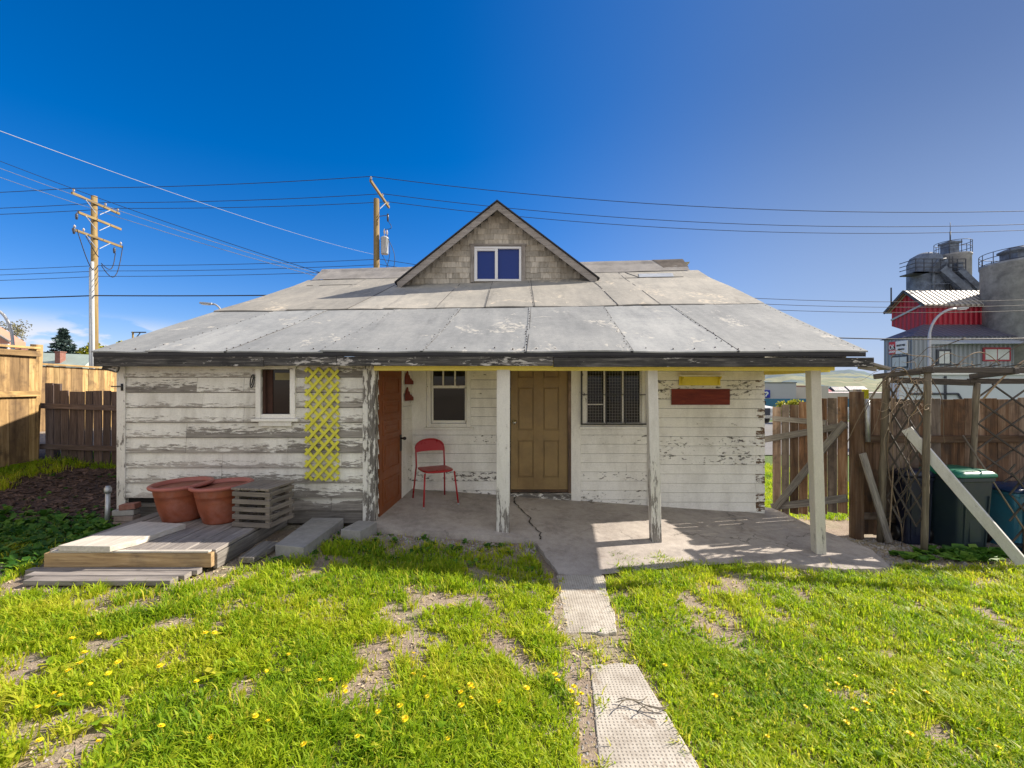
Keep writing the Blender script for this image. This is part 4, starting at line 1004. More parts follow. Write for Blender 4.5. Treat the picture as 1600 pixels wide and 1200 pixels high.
# near cedar fence on the left
t = thing('cedar_fence', (-7.5, 6, .4), 'new cedar board fence nearest the camera on the left, ending at a leaning post', 'fence')
mb = MB(); board_run(mb, (-7.42, 2.6), (-7.52, 7.22), .45, .50, 2.20, 2.24, .14, .002); mb.build('board_panel', M['cedar'], t, bevel=.002)
mb = MB(); mb.bar((-7.40, 2.6, 2.235), (-7.50, 7.2, 2.275), .10, .035); mb.bar((-7.375, 2.6, 1.52), (-7.475, 7.2, 1.56), .04, .085); mb.bar((-7.375, 2.6, 2.15), (-7.475, 7.2, 2.185), .035, .085); mb.build('rail', M['cedar'], t, bevel=.003)
mb = MB(); mb.bar((-7.70, 7.3, .35), (-7.56, 7.24, 2.34), .10, .11, (0, 1, 0)); mb.build('post', M['cedar'], t, bevel=.004)
mb = MB(); mb.bar((-7.86, 7.46, .35), (-7.84, 7.46, 2.26), .10, .10, (0, 1, 0)); mb.build('post', M['picket'], t, bevel=.004)
# far cedar fence behind the picket gate
t = thing('cedar_fence', (-10.9, 14, .3), 'cedar board fence with cap rail behind the dark picket gate', 'fence')
mb = MB(); board_run(mb, (-10.75, 10.2), (-10.95, 22), .15, -.2, 2.16, 2.05, .15, .002); mb.build('board_panel', M['cedar'], t)
mb = MB(); mb.bar((-10.73, 10.2, 2.19), (-10.93, 22, 2.08), .13, .04); mb.build('cap_rail', M['cedar'], t)
mb = MB()
mb.bar((-10.70, 12.55, .1), (-10.70, 12.55, 2.15), .10, .10, (0, 1, 0)); mb.build('post', M['cedar'], t)
# dark picket gate
t = thing('picket_gate', (-6, 7.4, .3), 'dark unpainted picket gate between the cedar fence and the house', 'gate')
gxx = -7.60; k = 0; mb = MB()
while gxx < -4.75:
    w = .118 + rng.uniform(-.014, .012); u = (gxx + 7.6) / 2.9
    if k == 1: w = .10
    zt = (1.72 if k < 2 else 1.60) - .02 * u + rng.uniform(-.012, .012); zb = (.62 if k == 1 else lerp(.42, .22, u)) + rng.uniform(-.03, .02)
    mb.obox((gxx + w / 2, 7.42 - .05 * u, (zt + zb) / 2), (w, .02, zt - zb), Matrix.Rotation(rng.uniform(-.012, .012), 3, 'Y')); gxx += w + rng.uniform(.012, .03); k += 1
mb.build('picket', M['picket'], t, bevel=.002)
mb = MB(); mb.bar((-7.65, 7.385, 1.36), (-4.7, 7.335, 1.27), .035, .085); mb.build('rail', M['picket'], t, bevel=.003)
mb = MB(); mb.bar((-7.65, 7.385, .70), (-4.7, 7.335, .62), .035, .085); mb.build('rail', M['picket'], t, bevel=.003)
mb = MB(); mb.bar((-7.55, 7.50, .25), (-7.50, 7.50, 1.72), .09, .09, (0, 1, 0)); mb.build('post', M['picket'], t)

# ------------------------------------------------------------------ right boundary
t = thing('board_gate', (4.3, 6.7, -.3), 'sagging brown board gate with a diagonal brace standing ajar beside the porch', 'gate')
H = Vector((4.62, 6.26)); Lf = Vector((4.03, 7.04)); gd = (Lf - H); GL = gd.length; gdn = gd.normalized(); gn = Vector((gdn.y, -gdn.x)) * -1
mb = MB(); n = 8; u = 0
sag = lambda s: -.25 * s / GL
for k in range(n):
    w = GL / n - .007; c = H + gdn * (k + .5) * GL / n; s_ = (k + .5) * GL / n
    zb = -.06 + sag(s_) + rng.uniform(-.01, .01); zt = 1.55 + sag(s_) * .85 + rng.uniform(-.02, .02)
    Rm = Matrix(((gdn.x, gn.x, 0), (gdn.y, gn.y, 0), (0, 0, 1)))
    mb.obox((c.x, c.y, (zb + zt) / 2), (w - (.012 if k in (6, 3) else 0), .02, zt - zb), Rm)
mb.build('board_panel', M['oldfence'], t, bevel=.002)
def g3(s, z, o): c = H + gdn * s + gn * o; return Vector((c.x, c.y, z + sag(s)))
side = -1 if gn.y > 0 else 1
o_ = .028 * side; o2 = .058 * side
mb = MB(); mb.bar(g3(.0, .14, o_), g3(GL, .06, o_), .035, .10); mb.build('rail', M['greyboard'], t, bevel=.003); mb = MB(); mb.bar(g3(.0, 1.14, o_), g3(GL * 1.12, 1.12, o_), .035, .095); mb.bar(g3(.25, 1.22, o_), g3(GL * .97, 1.42, o_), .03, .075); mb.build('rail', M['greyboard'], t, bevel=.003)
mb = MB(); mb.bar(g3(.02, 1.18, o2), g3(GL * .95, .03, o2), .03, .095); mb.build('diagonal_brace', M['greyboard'], t, bevel=.003)
# fence
t = thing('board_fence', (7, 6.2, -.3), 'old brown board fence behind the vine arbor and bins', 'fence')
mb = MB(); board_run(mb, (4.80, 6.24), (12.5, 6.24), -.36, -.40, 1.50, 1.52, .15, .006, jit=.014); mb.build('board_panel', M['oldfence'], t, bevel=.002)
mb = MB(); mb.box(4.75, 12.5, 6.19, 6.226, .905, 1.0); mb.build('rail', M['oldfence'], t, bevel=.003); mb = MB(); mb.box(4.75, 12.5, 6.19, 6.226, -.14, -.05); mb.build('rail', M['oldfence'], t, bevel=.003)
mb = MB(); mb.box(4.625, 4.745, 6.13, 6.25, -.45, 1.60); mb.build('post', M['oldfence'], t, bevel=.004, label='orange brown square gate post')
mb = MB(); mb.box(4.75, 4.82, 6.27, 6.35, -.45, 1.63); mb.build('post', M['greyboard'], t, bevel=.004)
mb = MB(); mb.tube([(4.77, 6.10, .93), (4.76, 6.10, 1.50)], .030, 12); mb.build('grey_pipe', M['galv'], label='short grey pipe fixed upright beside the gate post', cat='pipe')
mb = MB(); mb.bar((4.96, 5.98, -.38), (4.66, 6.05, .78), .085, .03, (0, 1, 0)); mb.build('leaning_board', M['greyboard'], bevel=.003, label='narrow grey board leaning on the fence beside the gate post', cat='board')
# arbor
t = thing('garden_arbor', (6, 5.9, -.35), 'rustic wooden lattice arbor covered with bare vines', 'arbor')
posts = [((5.12, 5.65, -.42), (5.165, 5.65, 1.90), .036), ((4.92, 6.08, -.42), (4.99, 6.06, 1.80), .045), ((6.10, 6.08, -.40), (6.19, 6.06, 1.72), .036), ((6.36, 5.62, -.42), (6.44, 5.62, .78), .045), ((7.6, 6.05, -.42), (7.6, 6.05, 1.78), .04)]
for a, b, r in posts:
    mb = MB(); n = 9; mb.tube([(lerp(a[0], b[0], k / n) + rng.uniform(-.006, .006), lerp(a[1], b[1], k / n), lerp(a[2], b[2], k / n)) for k in range(n + 1)], [r * rng.uniform(.92, 1.08) for _ in range(n + 1)], 10); mb.build('post', M['arborpost'], t)
for a, b, r in (((5.10, 5.63, 1.875), (7.8, 5.63, 1.86), .036), ((4.85, 6.10, 1.80), (5.2, 5.60, 1.87), .034), ((6.10, 6.08, 1.74), (7.8, 6.06, 1.74), .036), ((5.0, 6.09, 1.76), (6.15, 6.09, 1.72), .04), ((6.15, 6.10, 1.80), (6.2, 5.58, 1.86), .035)):
    mb = MB(); mb.bar(a, b, r * 1.7, r * 2); mb.build('beam', M['arbor'], t, bevel=.006)
mb = MB()
for k in range(11): x = 5.2 + k * .25; mb.bar((x, 5.54, 1.925 + rng.uniform(0, .02)), (x + .03, 6.14, 1.868), .012, .012)
mb.build('top_slat', M['arbor'], t)
def lattice(A, B, z0, z1, sp, m, r, name, skip=0.):
    """rustic diagonal lattice in the vertical plane through A,B"""
    A = Vector(A); B = Vector(B); L = (B - A).length
    mb = MB()
    for sgn in (1, -1):
        k = -20
        while k < 30:
            a = z0 + k * sp + rng.uniform(-.02, .02); pts = []
            for u in (0, L):
                z = a + sgn * m * u
                if z0 <= z <= z1: pts.append((u, z))
            for z in (z0, z1):
                u = (z - a) / (sgn * m)
                if 0 < u < L: pts.append((u, z))
            k += 1
            if len(pts) < 2 or rng.random() < skip: continue
            p, q = pts[:2]
            if math.hypot(p[0] - q[0], p[1] - q[1]) < .08: continue
            f = lambda w: (lerp(A.x, B.x, w[0] / L), lerp(A.y, B.y, w[0] / L) + .014 * sgn, w[1])
            mb.bar(f(p), f(q), .012, r * 2)
    mb.build(name, M['arbor'], t)
lattice((4.98, 6.04), (5.14, 5.67), -.1, 1.74, .30, 1.9, .010, 'lattice', .05)
lattice((6.18, 6.05), (7.58, 6.03), -.2, 1.70, .34, .72, .010, 'lattice', .0)
lattice((6.2, 5.66), (6.42, 5.64), -.3, .7, .3, 1.3, .010, 'lattice', .1)
# bare vine
t = thing('bare_vine', (5.05, 6.0, -.4), 'leafless climbing vine with arching pale canes over the arbor', 'vine')
def cane(p0, p1, arch, r, side=0., wob=.03, n=14, tip=.5):
    p0 = Vector(p0); p1 = Vector(p1); pts = []
    ph = rng.uniform(0, 6)
    for k in range(n + 1):
        u = k / n; p = p0.lerp(p1, u); p.z += arch * 4 * u * (1 - u); p.y += side * 4 * u * (1 - u)
        p += Vector((math.sin(ph + u * 7), math.cos(ph * 2 + u * 6), math.sin(ph + u * 9))) * wob; pts.append(p)
    mb = MB(); mb.tube(pts, [r * lerp(1, tip, k / n) for k in range(n + 1)], 6); mb.build('cane', M['cane'], t)
cane((4.98, 6.0, -.38), (5.02, 5.98, 1.82), 0, .011, .0, .02); cane((5.06, 5.98, -.38), (4.95, 5.9, 1.85), 0, .008, .04, .04); cane((5.1, 5.95, -.38), (5.12, 5.72, 1.8), 0, .006, 0, .05)
cane((5.08, 5.8, 1.8), (4.38, 5.95, .92), .42, .010, -.1, .012, 18); cane((5.05, 5.8, 1.86), (4.55, 5.9, 1.25), .22, .008, 0, .01)
cane((5.0, 5.9, 1.75), (4.70, 5.95, 1.05), .20, .007, 0, .02); cane((5.42, 5.62, 1.83), (6.05, 5.66, 1.95), .20, .009, 0, .01); cane((6.22, 6.0, 1.5), (6.9, 5.7, 1.95), .32, .011, -.1, .01, 18); cane((5.9, 5.65, 1.9), (6.8, 5.7, 2.35), .05, .006)
cane((5.15, 5.65, 1.9), (5.75, 5.65, 2.0), .12, .006); cane((5.2, 5.65, 1.95), (4.8, 5.8, 2.05), .10, .006); cane((5.6, 5.65, 2.25), (5.0, 5.8, 2.0), .03, .006)
cane((6.5, 5.7, 1.9), (7.6, 5.8, 2.3), .1, .008); cane((5.3, 5.75, 1.85), (5.5, 5.75, .95), .10, .007, 0, .02)
for k in range(44):
    a = Vector((rng.uniform(4.85, 5.3), rng.uniform(5.6, 6.05), rng.uniform(1.35, 1.95))); b = a + Vector((rng.uniform(-.38, .38), rng.uniform(-.2, .2), rng.uniform(-.35, .22)))
    cane(a, b, rng.uniform(-.05, .1), rng.uniform(.0025, .005), 0, .02, 8)
for k in range(14):
    a = Vector((rng.uniform(5.3, 7.4), rng.uniform(5.6, 5.95), 1.9)); b = a + Vector((rng.uniform(-.5, .5), rng.uniform(-.15, .15), rng.uniform(-.05, .16)))
    cane(a, b, rng.uniform(.0, .08), rng.uniform(.0025, .0045), 0, .02, 8)
for k in range(12):
    a = Vector((rng.uniform(4.92, 5.15), rng.uniform(5.7, 6.0), rng.uniform(.5, 1.7))); b = a + Vector((rng.uniform(-.12, .2), rng.uniform(-.1, .1), rng.uniform(-.9, -.3)))
    cane(a, b, 0, rng.uniform(.0025, .0045), 0, .03, 8)
# leaning white board
mb = MB(); mb.bar((5.79, 5.16, -.34), (5.03, 5.80, 1.13), .05, .115, (.5, -.75, .55)); mb.build('leaning_plank', M['whiteboard'], bevel=.004, label='long whitewashed plank leaning on the arbor in front of the bins', cat='plank')
mb = MB(); mb.tube([(6.38, 5.52, -.32), (6.02, 6.08, 1.02)], .011, 8); mb.build('thin_stake', M['arborpost'], label='thin grey stake leaning on the fence between the two bins', cat='stake')
# wheelie bin
def bin_(cx, cy, z, w, d, h, rot, bodym, lidm, lab, cat='bin'):
    t = thing('wheeled_bin', (cx, cy, z), lab, cat, 'bins by the fence')
    Mx = Matrix.Translation((cx, cy, z)) @ Matrix.Rotation(rot, 4, 'Z')
    mb = MB(); mb.M = Mx
    mb.obox((0, 0, h / 2), (w, d, h)); k0 = .82
    mb.v = []; mb.f = []; mb.bc = []; mb.rn = []; mb.mi = []; mb.sm = []
    def ring(wx, dy, z_, r=.05, n=4):
        P_ = []
        for (sx, sy, a0) in ((1, 1, 0), (-1, 1, 90), (-1, -1, 180), (1, -1, 270)):
            for q in range(n + 1):
                a = R(a0 + 90 * q / n); P_.append((sx * (wx / 2 - r) + r * math.cos(a), sy * (dy / 2 - r) + r * math.sin(a), z_))
        return P_
    prof_ = [(w * .80, d * .76, .0), (w * .82, d * .78, .03), (w * .97, d * .96, h * .88), (w * 1.03, d * 1.03, h * .885), (w * 1.03, d * 1.03, h * .93), (w, d, h * .935)]
    rr = [ring(*p) for p in prof_]; n = len(rr[0]); vs_ = sum(rr, []); fs = []
    for i in range(len(rr) - 1):
        for q in range(n): fs.append((i * n + q, i * n + (q + 1) % n, (i + 1) * n + (q + 1) % n, (i + 1) * n + q))
    fs.append(tuple(range(n - 1, -1, -1))); fs.append(tuple((len(rr) - 1) * n + q for q in range(n)))
    mb.add(vs_, fs)
    for sx in (-1, 1): mb.bar((sx * w * .30, -d * .40, .06), (sx * w * .33, -d * .482, h * .70), .02, .02, (0, -1, 0))
    mb.box(-w * .16, w * .16, -d * .43, -d * .40, .12, h * .4)
    mb.build('body', M[bodym], t, bevel=.004)
    mb = MB(); mb.M = Mx
    pr = [(w * 1.08, d * 1.10, h * .94), (w * 1.09, d * 1.11, h * .955), (w * 1.07, d * 1.09, h * .975), (w * .98, d * 1.0, h * 1.0), (w * .8, d * .8, h * 1.02)]
    rr = [ring(*p, .06) for p in pr]; vs_ = sum(rr, []); fs = []
    for i in range(len(rr) - 1):
        for q in range(n): fs.append((i * n + q, i * n + (q + 1) % n, (i + 1) * n + (q + 1) % n, (i + 1) * n + q))
    fs.append(tuple(range(n - 1, -1, -1))); fs.append(tuple((len(rr) - 1) * n + q for q in range(n))); mb.cs = True; mb.add(vs_, fs); mb.cs = False
    mb.tube([(-w * .4, d * .56, h * .93), (w * .4, d * .56, h * .93)], .018, 8)
    mb.build('lid', M[lidm], t)
    for sx in (-1, 1):
        mb = MB(); mb.M = Mx; mb.lathe([(0, -.03), (.10, -.03), (.11, -.015), (.11, .015), (.10, .03), (0, .03)], (sx * w * .45, d * .40, .11), 20, Matrix.Rotation(R(90), 3, 'Y')); mb.build('wheel', M['frame'], t)
bin_(5.76, 5.90, -.40, .50, .52, 1.0, R(6), 'binbody', 'binlid', 'dark wheeled bin with a green lid behind the leaning plank')
bin_(5.33, 6.05, -.40, .38, .26, .95, R(0), 'navybin', 'navybin', 'narrow navy bin tucked behind the front arbor post')
bin_(6.66, 5.95, -.42, .72, .46, .80, R(4), 'tote', 'totelid', 'light blue bin with a dark blue lid behind the right lattice')
mb = MB(); mb.prism([(6.15, 5.70, -.33), (6.9, 5.45, -.335), (7.2, 5.75, -.335), (6.4, 5.8, -.33)], (0, 0, .02)); mb.build('black_mat', M['frame'], bevel=.003, label='black mat lying on the ground in front of the light blue bin', cat='mat')

# ------------------------------------------------------------------ poles, wires, street lamps
def power_pole(name, X, D, zb, zt, lab, r0=.19, r1=.14):
    t = thing(name, (X, D, zb), lab, 'power pole', 'utility poles along the street')
    mb = MB(); mb.tube([(X, D, zb), (X + .02, D, lerp(zb, zt, .5)), (X, D, zt)], [r0, (r0 + r1) / 2, r1], 14); mb.build('pole', M['pole'], t)
    return t
def insulators(t, pts, m='insul', h=.22, r=.06):
    for p in pts:
        mb = MB(); mb.lathe([(.02, 0), (.02, h * .35), (r, h * .4), (r * .6, h * .55), (r * 1.0, h * .6), (r * .5, h * .85), (0, h)], p, 10); mb.build('insulator', M[m], t)
def xarm(t, X, D0, D1, z, o=.17, w=.09, h=.12, x2=None):
    mb = MB(); mb.bar((X + o, D0, z), ((x2 if x2 is not None else X) + o, D1, z), w, h); mb.build('crossarm', M['pole'], t)
pA = power_pole('power_pole', -22.95, 25, -1.5, 12.15, 'tall brown utility pole with three crossarms and a grey conduit on the left')
xarm(pA, -22.95, 23.55, 26.4, 11.72); xarm(pA, -22.95, 23.9, 26.5, 10.85); xarm(pA, -22.95, 23.6, 26.6, 9.85)
mb = MB()
for z in (11.72, 10.85, 9.85):
    for s in (-1, 1): mb.bar((-22.73, 25 + s * .75, z - .04), (-22.76, 25 + s * .1, z - .55), .03, .03)
mb.build('arm_brace', M['galv'], pA)
insulators(pA, [(-22.78, 23.65, 11.78), (-22.78, 25.5, 11.78), (-22.78, 26.3, 11.78), (-22.78, 23.7, 9.91), (-22.78, 26.5, 9.91), (-22.78, 24.2, 9.91)])
for (y, z) in ((23.75, 10.2), (26.0, 9.1), (23.6, 9.4)):
    mb = MB(); mb.lathe([(0, 0), (.05, .02), (.05, .1), (.075, .12), (.05, .15), (.075, .18), (.05, .21), (.075, .24), (.04, .30), (0, .4)], (-22.72, y, z + .2), 10); mb.build('fuse_cutout', M['ceramic'], pA)
mb = MB()
for (y0, z0, y1, z1, dr) in ((23.7, 9.9, 24.9, 8.3, 1.0), (26.5, 9.9, 25.1, 8.4, 1.2), (26.0, 9.3, 25.1, 8.5, .6), (24.2, 9.7, 24.95, 8.8, .3)):
    mb.tube([(-22.66 + .5 * math.sin(math.pi * k / 10) * .3, lerp(y0, y1, k / 10), lerp(z0, z1, k / 10) - dr * math.sin(math.pi * k / 10)) for k in range(11)], .022, 5)
mb.build('cable_loop', M['wire'], pA)
mb = MB(); mb.tube([(-22.80, 24.80, -1.5), (-22.88, 24.80, 8.5)], .085, 10); mb.tube([(-23.0, 24.84, -1.5), (-23.0, 24.84, 8.2)], .07, 8); mb.build('conduit', M['metalgrey'], pA)
pB = power_pole('power_pole', -7.45, 25, -1.5, 12.0, 'utility pole with one slanting crossarm and a transformer rising behind the roof', .2, .15)
xarm(pB, -7.45, 23.3, 26.8, 12.25, .2, .1, .13)
mb = MB(); mb.bar((-7.22, 26.0, 12.18), (-7.3, 25.1, 11.5), .03, .04); mb.build('arm_brace', M['galv'], pB)
insulators(pB, [(-7.25, 23.4, 12.3), (-7.25, 25.5, 12.3), (-7.25, 26.6, 12.3)])
mb = MB(); mb.lathe([(0, 0), (.19, .0), (.20, .03), (.20, .85), (.215, .87), (.215, .9), (.12, .97), (0, .98)], (-6.98, 24.95, 8.95), 18); mb.build('transformer', M['metalgrey'], pB)
insulators(pB, [(-6.98, 24.9, 9.92), (-6.88, 25.05, 9.92)], 'insul', .42, .06)
mb = MB(); mb.bar((-7.3, 25, 11.05), (-6.85, 25, 11.1), .03, .03); mb.lathe([(0, 0), (.045, .02), (.045, .12), (.07, .14), (.045, .2), (.07, .24), (.045, .3), (.06, .42), (0, .46)], (-6.82, 25, 10.75), 10); mb.build('fuse_cutout', M['ceramic'], pB)
mb = MB()
for (a, b, dr) in (((-6.82, 25, 10.8), (-6.98, 24.9, 10.3), .15), ((-6.85, 25.05, 10.0), (-7.2, 25, 7.6), .0), ((-6.8, 24.9, 9.8), (-6.6, 24.9, 7.8), -.0), ((-7.1, 24.9, 8.9), (-6.5, 25, 7.2), .4)):
    a = Vector(a); b = Vector(b); mb.tube([a.lerp(b, k / 10) + Vector((.28 * math.sin(math.pi * k / 10), 0, -dr * math.sin(math.pi * k / 10))) for k in range(11)], .016, 5)
mb.build('cable_loop', M['wire'], pB)
pC = power_pole('power_pole', -58.3, 70, -3, 10.2, 'small distant utility pole with one crossarm seen over the left roof slope', .16, .13)
mb = MB(); mb.bar((-58.5, 70, 10.1), (-56.3, 70, 10.1), .14, .16); mb.bar((-57.2, 70, 10.0), (-58.2, 70, 8.8), .1, .1); mb.build('crossarm', M['frame'], pC)

def wire(name, pts3, sags, r, mat, lab, n=28, group=None):
    mb = MB(); P_ = []
    for i in range(len(pts3) - 1):
        a = Vector(pts3[i]); b = Vector(pts3[i + 1])
        for k in range(n if i < len(pts3) - 2 else n + 1):
            u = k / n; p = a.lerp(b, u); p.z -= sags[i] * 4 * u * (1 - u); P_.append(p)
    mb.tube(P_, r, 5, False); mb.build(name, M[mat], label=lab, cat='power line', group=group)
G = 'power lines along the street'
for (d0, dA, dB, lab) in ((23.65, 23.65, 23.4, 'topmost street power line, on the near end of the crossarms'), (25.5, 25.5, 25.5, 'middle of the three upper power lines, crossing just below the topmost'), (26.3, 26.3, 26.6, 'lowest of the three upper power lines, passing behind the gable peak')):
    wire('power_line', [(-62, d0 - 1, 12.2), (-22.78, dA, 12.0), (-7.25, dB, 12.5), (50, dB, 12.6)], [.8, .12, 1.9], .016, 'wire', lab, group=G)
for (dz, lab) in ((8.75, 'upper of three thin parallel lines at mid height of the poles'), (8.45, 'middle of three thin parallel lines at mid height of the poles'), (8.15, 'lower of three thin parallel lines at mid height of the poles')):
    wire('power_line', [(-62, 25.3, dz - .2), (-22.75, 25.2, dz - .35), (-7.3, 25.2, dz), (52, 25.4, dz + .1)], [.5, .1, 2.4], .014, 'wire', lab, group=G)
wire('telephone_cable', [(-62, 24.9, 6.9), (-22.75, 24.8, 6.65), (-7.4, 24.8, 6.75), (52, 25, 6.4)], [.4, .05, 2.3], .032, 'wire', 'thick black cable, the lowest of the lines crossing behind the house', group=G)
wire('power_line', [(-7.45, 24.9, 8.9), (-9.6, 6, 6.1)], [.25], .0065, 'wirelight', 'pale twisted service cable sloping down from upper left to the transformer pole', n=40)
for (z, x, e, lab) in ((9.25, -18.9, (-4.70, 10.9, 4.32), 'lower pale service wire running down to the left end of the roof ridge'), (9.55, -18.8, (-4.68, 11.0, 4.40), 'upper pale service wire running down to the left end of the roof ridge'), (9.9, -19.0, (-4.66, 11.0, 4.44), 'dark service wire above the pale pair running to the roof ridge')):
    wire('power_line', [(x, 12, z), e], [.22], .007, 'wirelight' if 'pale service' in lab else 'wire', lab, n=30)

def lamp(X, D, zb, zt, dx, lab, arm=1.6, r=.07):
    t = thing('street_lamp', (X, D, zb), lab, 'street lamp', 'street lamps along the road')
    mb = MB(); pts = [(X, D, zb), (X, D, lerp(zb, zt, .35)), (X, D, zt - 1.9)]
    for k in range(1, 11): a = R(9 * k); pts.append((X + dx * arm * (1 - math.cos(a)), D, zt - 1.9 + 1.9 * math.sin(a)))
    mb.tube(pts, [r * 1.2, r, r * .9] + [r * .75] * 10, 10); mb.build('pole', M['lampgrey'], t)
    mb = MB(); mb.bar((X + dx * arm, D, zt), (X + dx * (arm + .75), D, zt + .06), .26, .12); mb.build('lamp_head', M['lampgrey'], t, bevel=.03)
    mb = MB(); mb.bar((X + dx * (arm + .2), D, zt - .055), (X + dx * (arm + .65), D, zt - .02), .18, .05); mb.build('lens', M['vinyl'], t)
p = at(20, 500, 24); lamp(p.x, 24, -1.4, at(0, 484, 24).z, -1, 'grey curved street lamp at the far left above the cedar fence', 1.0, .09)
p = at(354, 500, 28); lamp(p.x, 28, -1.4, at(0, 475, 28).z, -1, 'street lamp whose curved head shows above the left roof slope', .85)
p = at(1452, 500, 30); lamp(p.x, 30, -1.5, at(0, 482.5, 30).z, 1, 'tall curved street lamp in front of the grey industrial shed', 1.75, .10)
# ------------------------------------------------------------------ industrial plant on the right
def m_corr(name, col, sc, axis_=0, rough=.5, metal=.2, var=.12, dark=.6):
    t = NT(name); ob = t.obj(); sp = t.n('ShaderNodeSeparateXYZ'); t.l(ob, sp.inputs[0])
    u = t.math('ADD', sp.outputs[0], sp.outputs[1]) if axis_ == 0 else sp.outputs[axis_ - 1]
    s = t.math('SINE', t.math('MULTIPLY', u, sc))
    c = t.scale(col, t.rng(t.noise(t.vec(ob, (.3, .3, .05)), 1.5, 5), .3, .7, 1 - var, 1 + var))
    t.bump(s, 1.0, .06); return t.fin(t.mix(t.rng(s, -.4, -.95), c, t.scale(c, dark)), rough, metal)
M['shed'] = m_corr('ribbed_steel', (.30, .33, .37), 11., 0)
M['shedroof'] = m_corr('dull_steel_roof', (.13, .125, .16), 8., 1)
M['redwall'] = m_corr('red_cladding', (.38, .012, .030), 9., 0, .5, 0.)
M['redroof'] = m_corr('seamed_roof', (.46, .41, .35), 8.5, 1, .6, .0, .12, .35)
M['silo'] = m_plain('stained_silo', (.30, .30, .30), .8, var=.3, nsc=1.1, dirt=.55, dirtc=(.05, .055, .075), bump=.3, fine=4)
M['silodark'] = m_plain('cement_dusted_steel', (.15, .18, .23), .75, var=.5, nsc=1.6, dirt=.6, dirtc=(.03, .04, .07), bump=.3, fine=4)
M['steel'] = m_plain('dark_steel', (.05, .055, .07), .6)
M['paleblock'] = m_plain('pale_block_wall', (.50, .55, .60), .8, var=.1, nsc=.6, dirt=.3, dirtc=(.3, .33, .38))
M['winpale'] = m_plain('pale_window', (.55, .58, .57), .3, var=.15, nsc=1.)
M['redframe'] = m_plain('red_window_frame', (.35, .03, .05), .5)
M['whitepaint'] = m_plain('white_paint', (.72, .72, .72), .5, var=.06)
M['signred'] = m_plain('sign_red', (.55, .03, .04), .5); M['signwhite'] = m_plain('sign_white', (.78, .78, .80), .5, var=.03); M['signblack'] = m_plain('sign_black', (.03, .03, .04), .5); M['signblue'] = m_plain('sign_blue', (.03, .04, .42), .5)
GB = -2.6
sx0, sy0, sy1 = 51.0, 58.0, 62.4
shed = thing('industrial_shed', (60, 62, GB), 'grey ribbed steel shed with white windows behind the arbor', 'shed')
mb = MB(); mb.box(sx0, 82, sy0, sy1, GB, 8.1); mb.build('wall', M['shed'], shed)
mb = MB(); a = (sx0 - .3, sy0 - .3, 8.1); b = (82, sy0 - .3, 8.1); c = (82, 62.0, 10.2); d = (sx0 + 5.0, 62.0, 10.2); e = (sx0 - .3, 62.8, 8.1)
mb.add([a, b, c, d, e, (82, 62.8, 8.1)], [(0, 1, 2, 3), (4, 0, 3), (3, 2, 5, 4), (0, 4, 5, 1)]); mb.build('roof', M['shedroof'], shed)
mb = MB(); mb.add([(53.2, 56.6, 7.1), (82, 56.6, 7.1), (82, 58.0, 7.75), (53.2, 58.0, 7.75), (53.2, 57.99, 7.1), (82, 57.99, 7.1)], [(0, 1, 2, 3), (0, 3, 4), (1, 5, 2), (0, 4, 5, 1)]) ; mb.v = [(x if x > 60 or i in (3, 4) else x + 4, y, z) for i, (x, y, z) in enumerate(mb.v)]; mb.build('canopy', M['patch'], shed)
def plate(px0, px1, py0, py1, D, off=.06): return at(px0, py1, D), at(px1, py0, D)
for (a, b, c, d, fm) in ((1466, 1482, 549, 568, 'steel'), (1538, 1575, 546, 562, 'redframe')):
    p, q = plate(a, b, c, d, sy0)
    mb = MB(); mb.box(p.x - .25, q.x + .25, sy0 - .12, sy0 - .001, p.z - .2, q.z + .25); w = mb.build('window', M[fm], shed)
    mb = MB(); mb.box(p.x, (p.x + q.x) / 2 - .06, sy0 - .16, sy0 - .121, p.z, q.z); mb.box((p.x + q.x) / 2 + .06, q.x, sy0 - .16, sy0 - .121, p.z, q.z); mb.build('pane', M['winpale'], w)
# windows on the left end wall (x = sx0)
def leftface(px): return sx0 / ((px - 800) / F)
yA, yB = leftface(1418), leftface(1396); Dm = (yA + yB) / 2
zA, zB = at(0, 573, Dm).z, at(0, 558, Dm).z
mb = MB(); mb.box(sx0 - .12, sx0 - .001, yA - .12, yB + .12, zA - .15, zB + .2); w = mb.build('window', M['steel'], shed)
mb = MB(); mb.box(sx0 - .16, sx0 - .121, yA, (yA + yB) / 2 - .05, zA, zB); mb.box(sx0 - .16, sx0 - .121, (yA + yB) / 2 + .05, yB, zA, zB); mb.build('pane', M['winpale'], w)
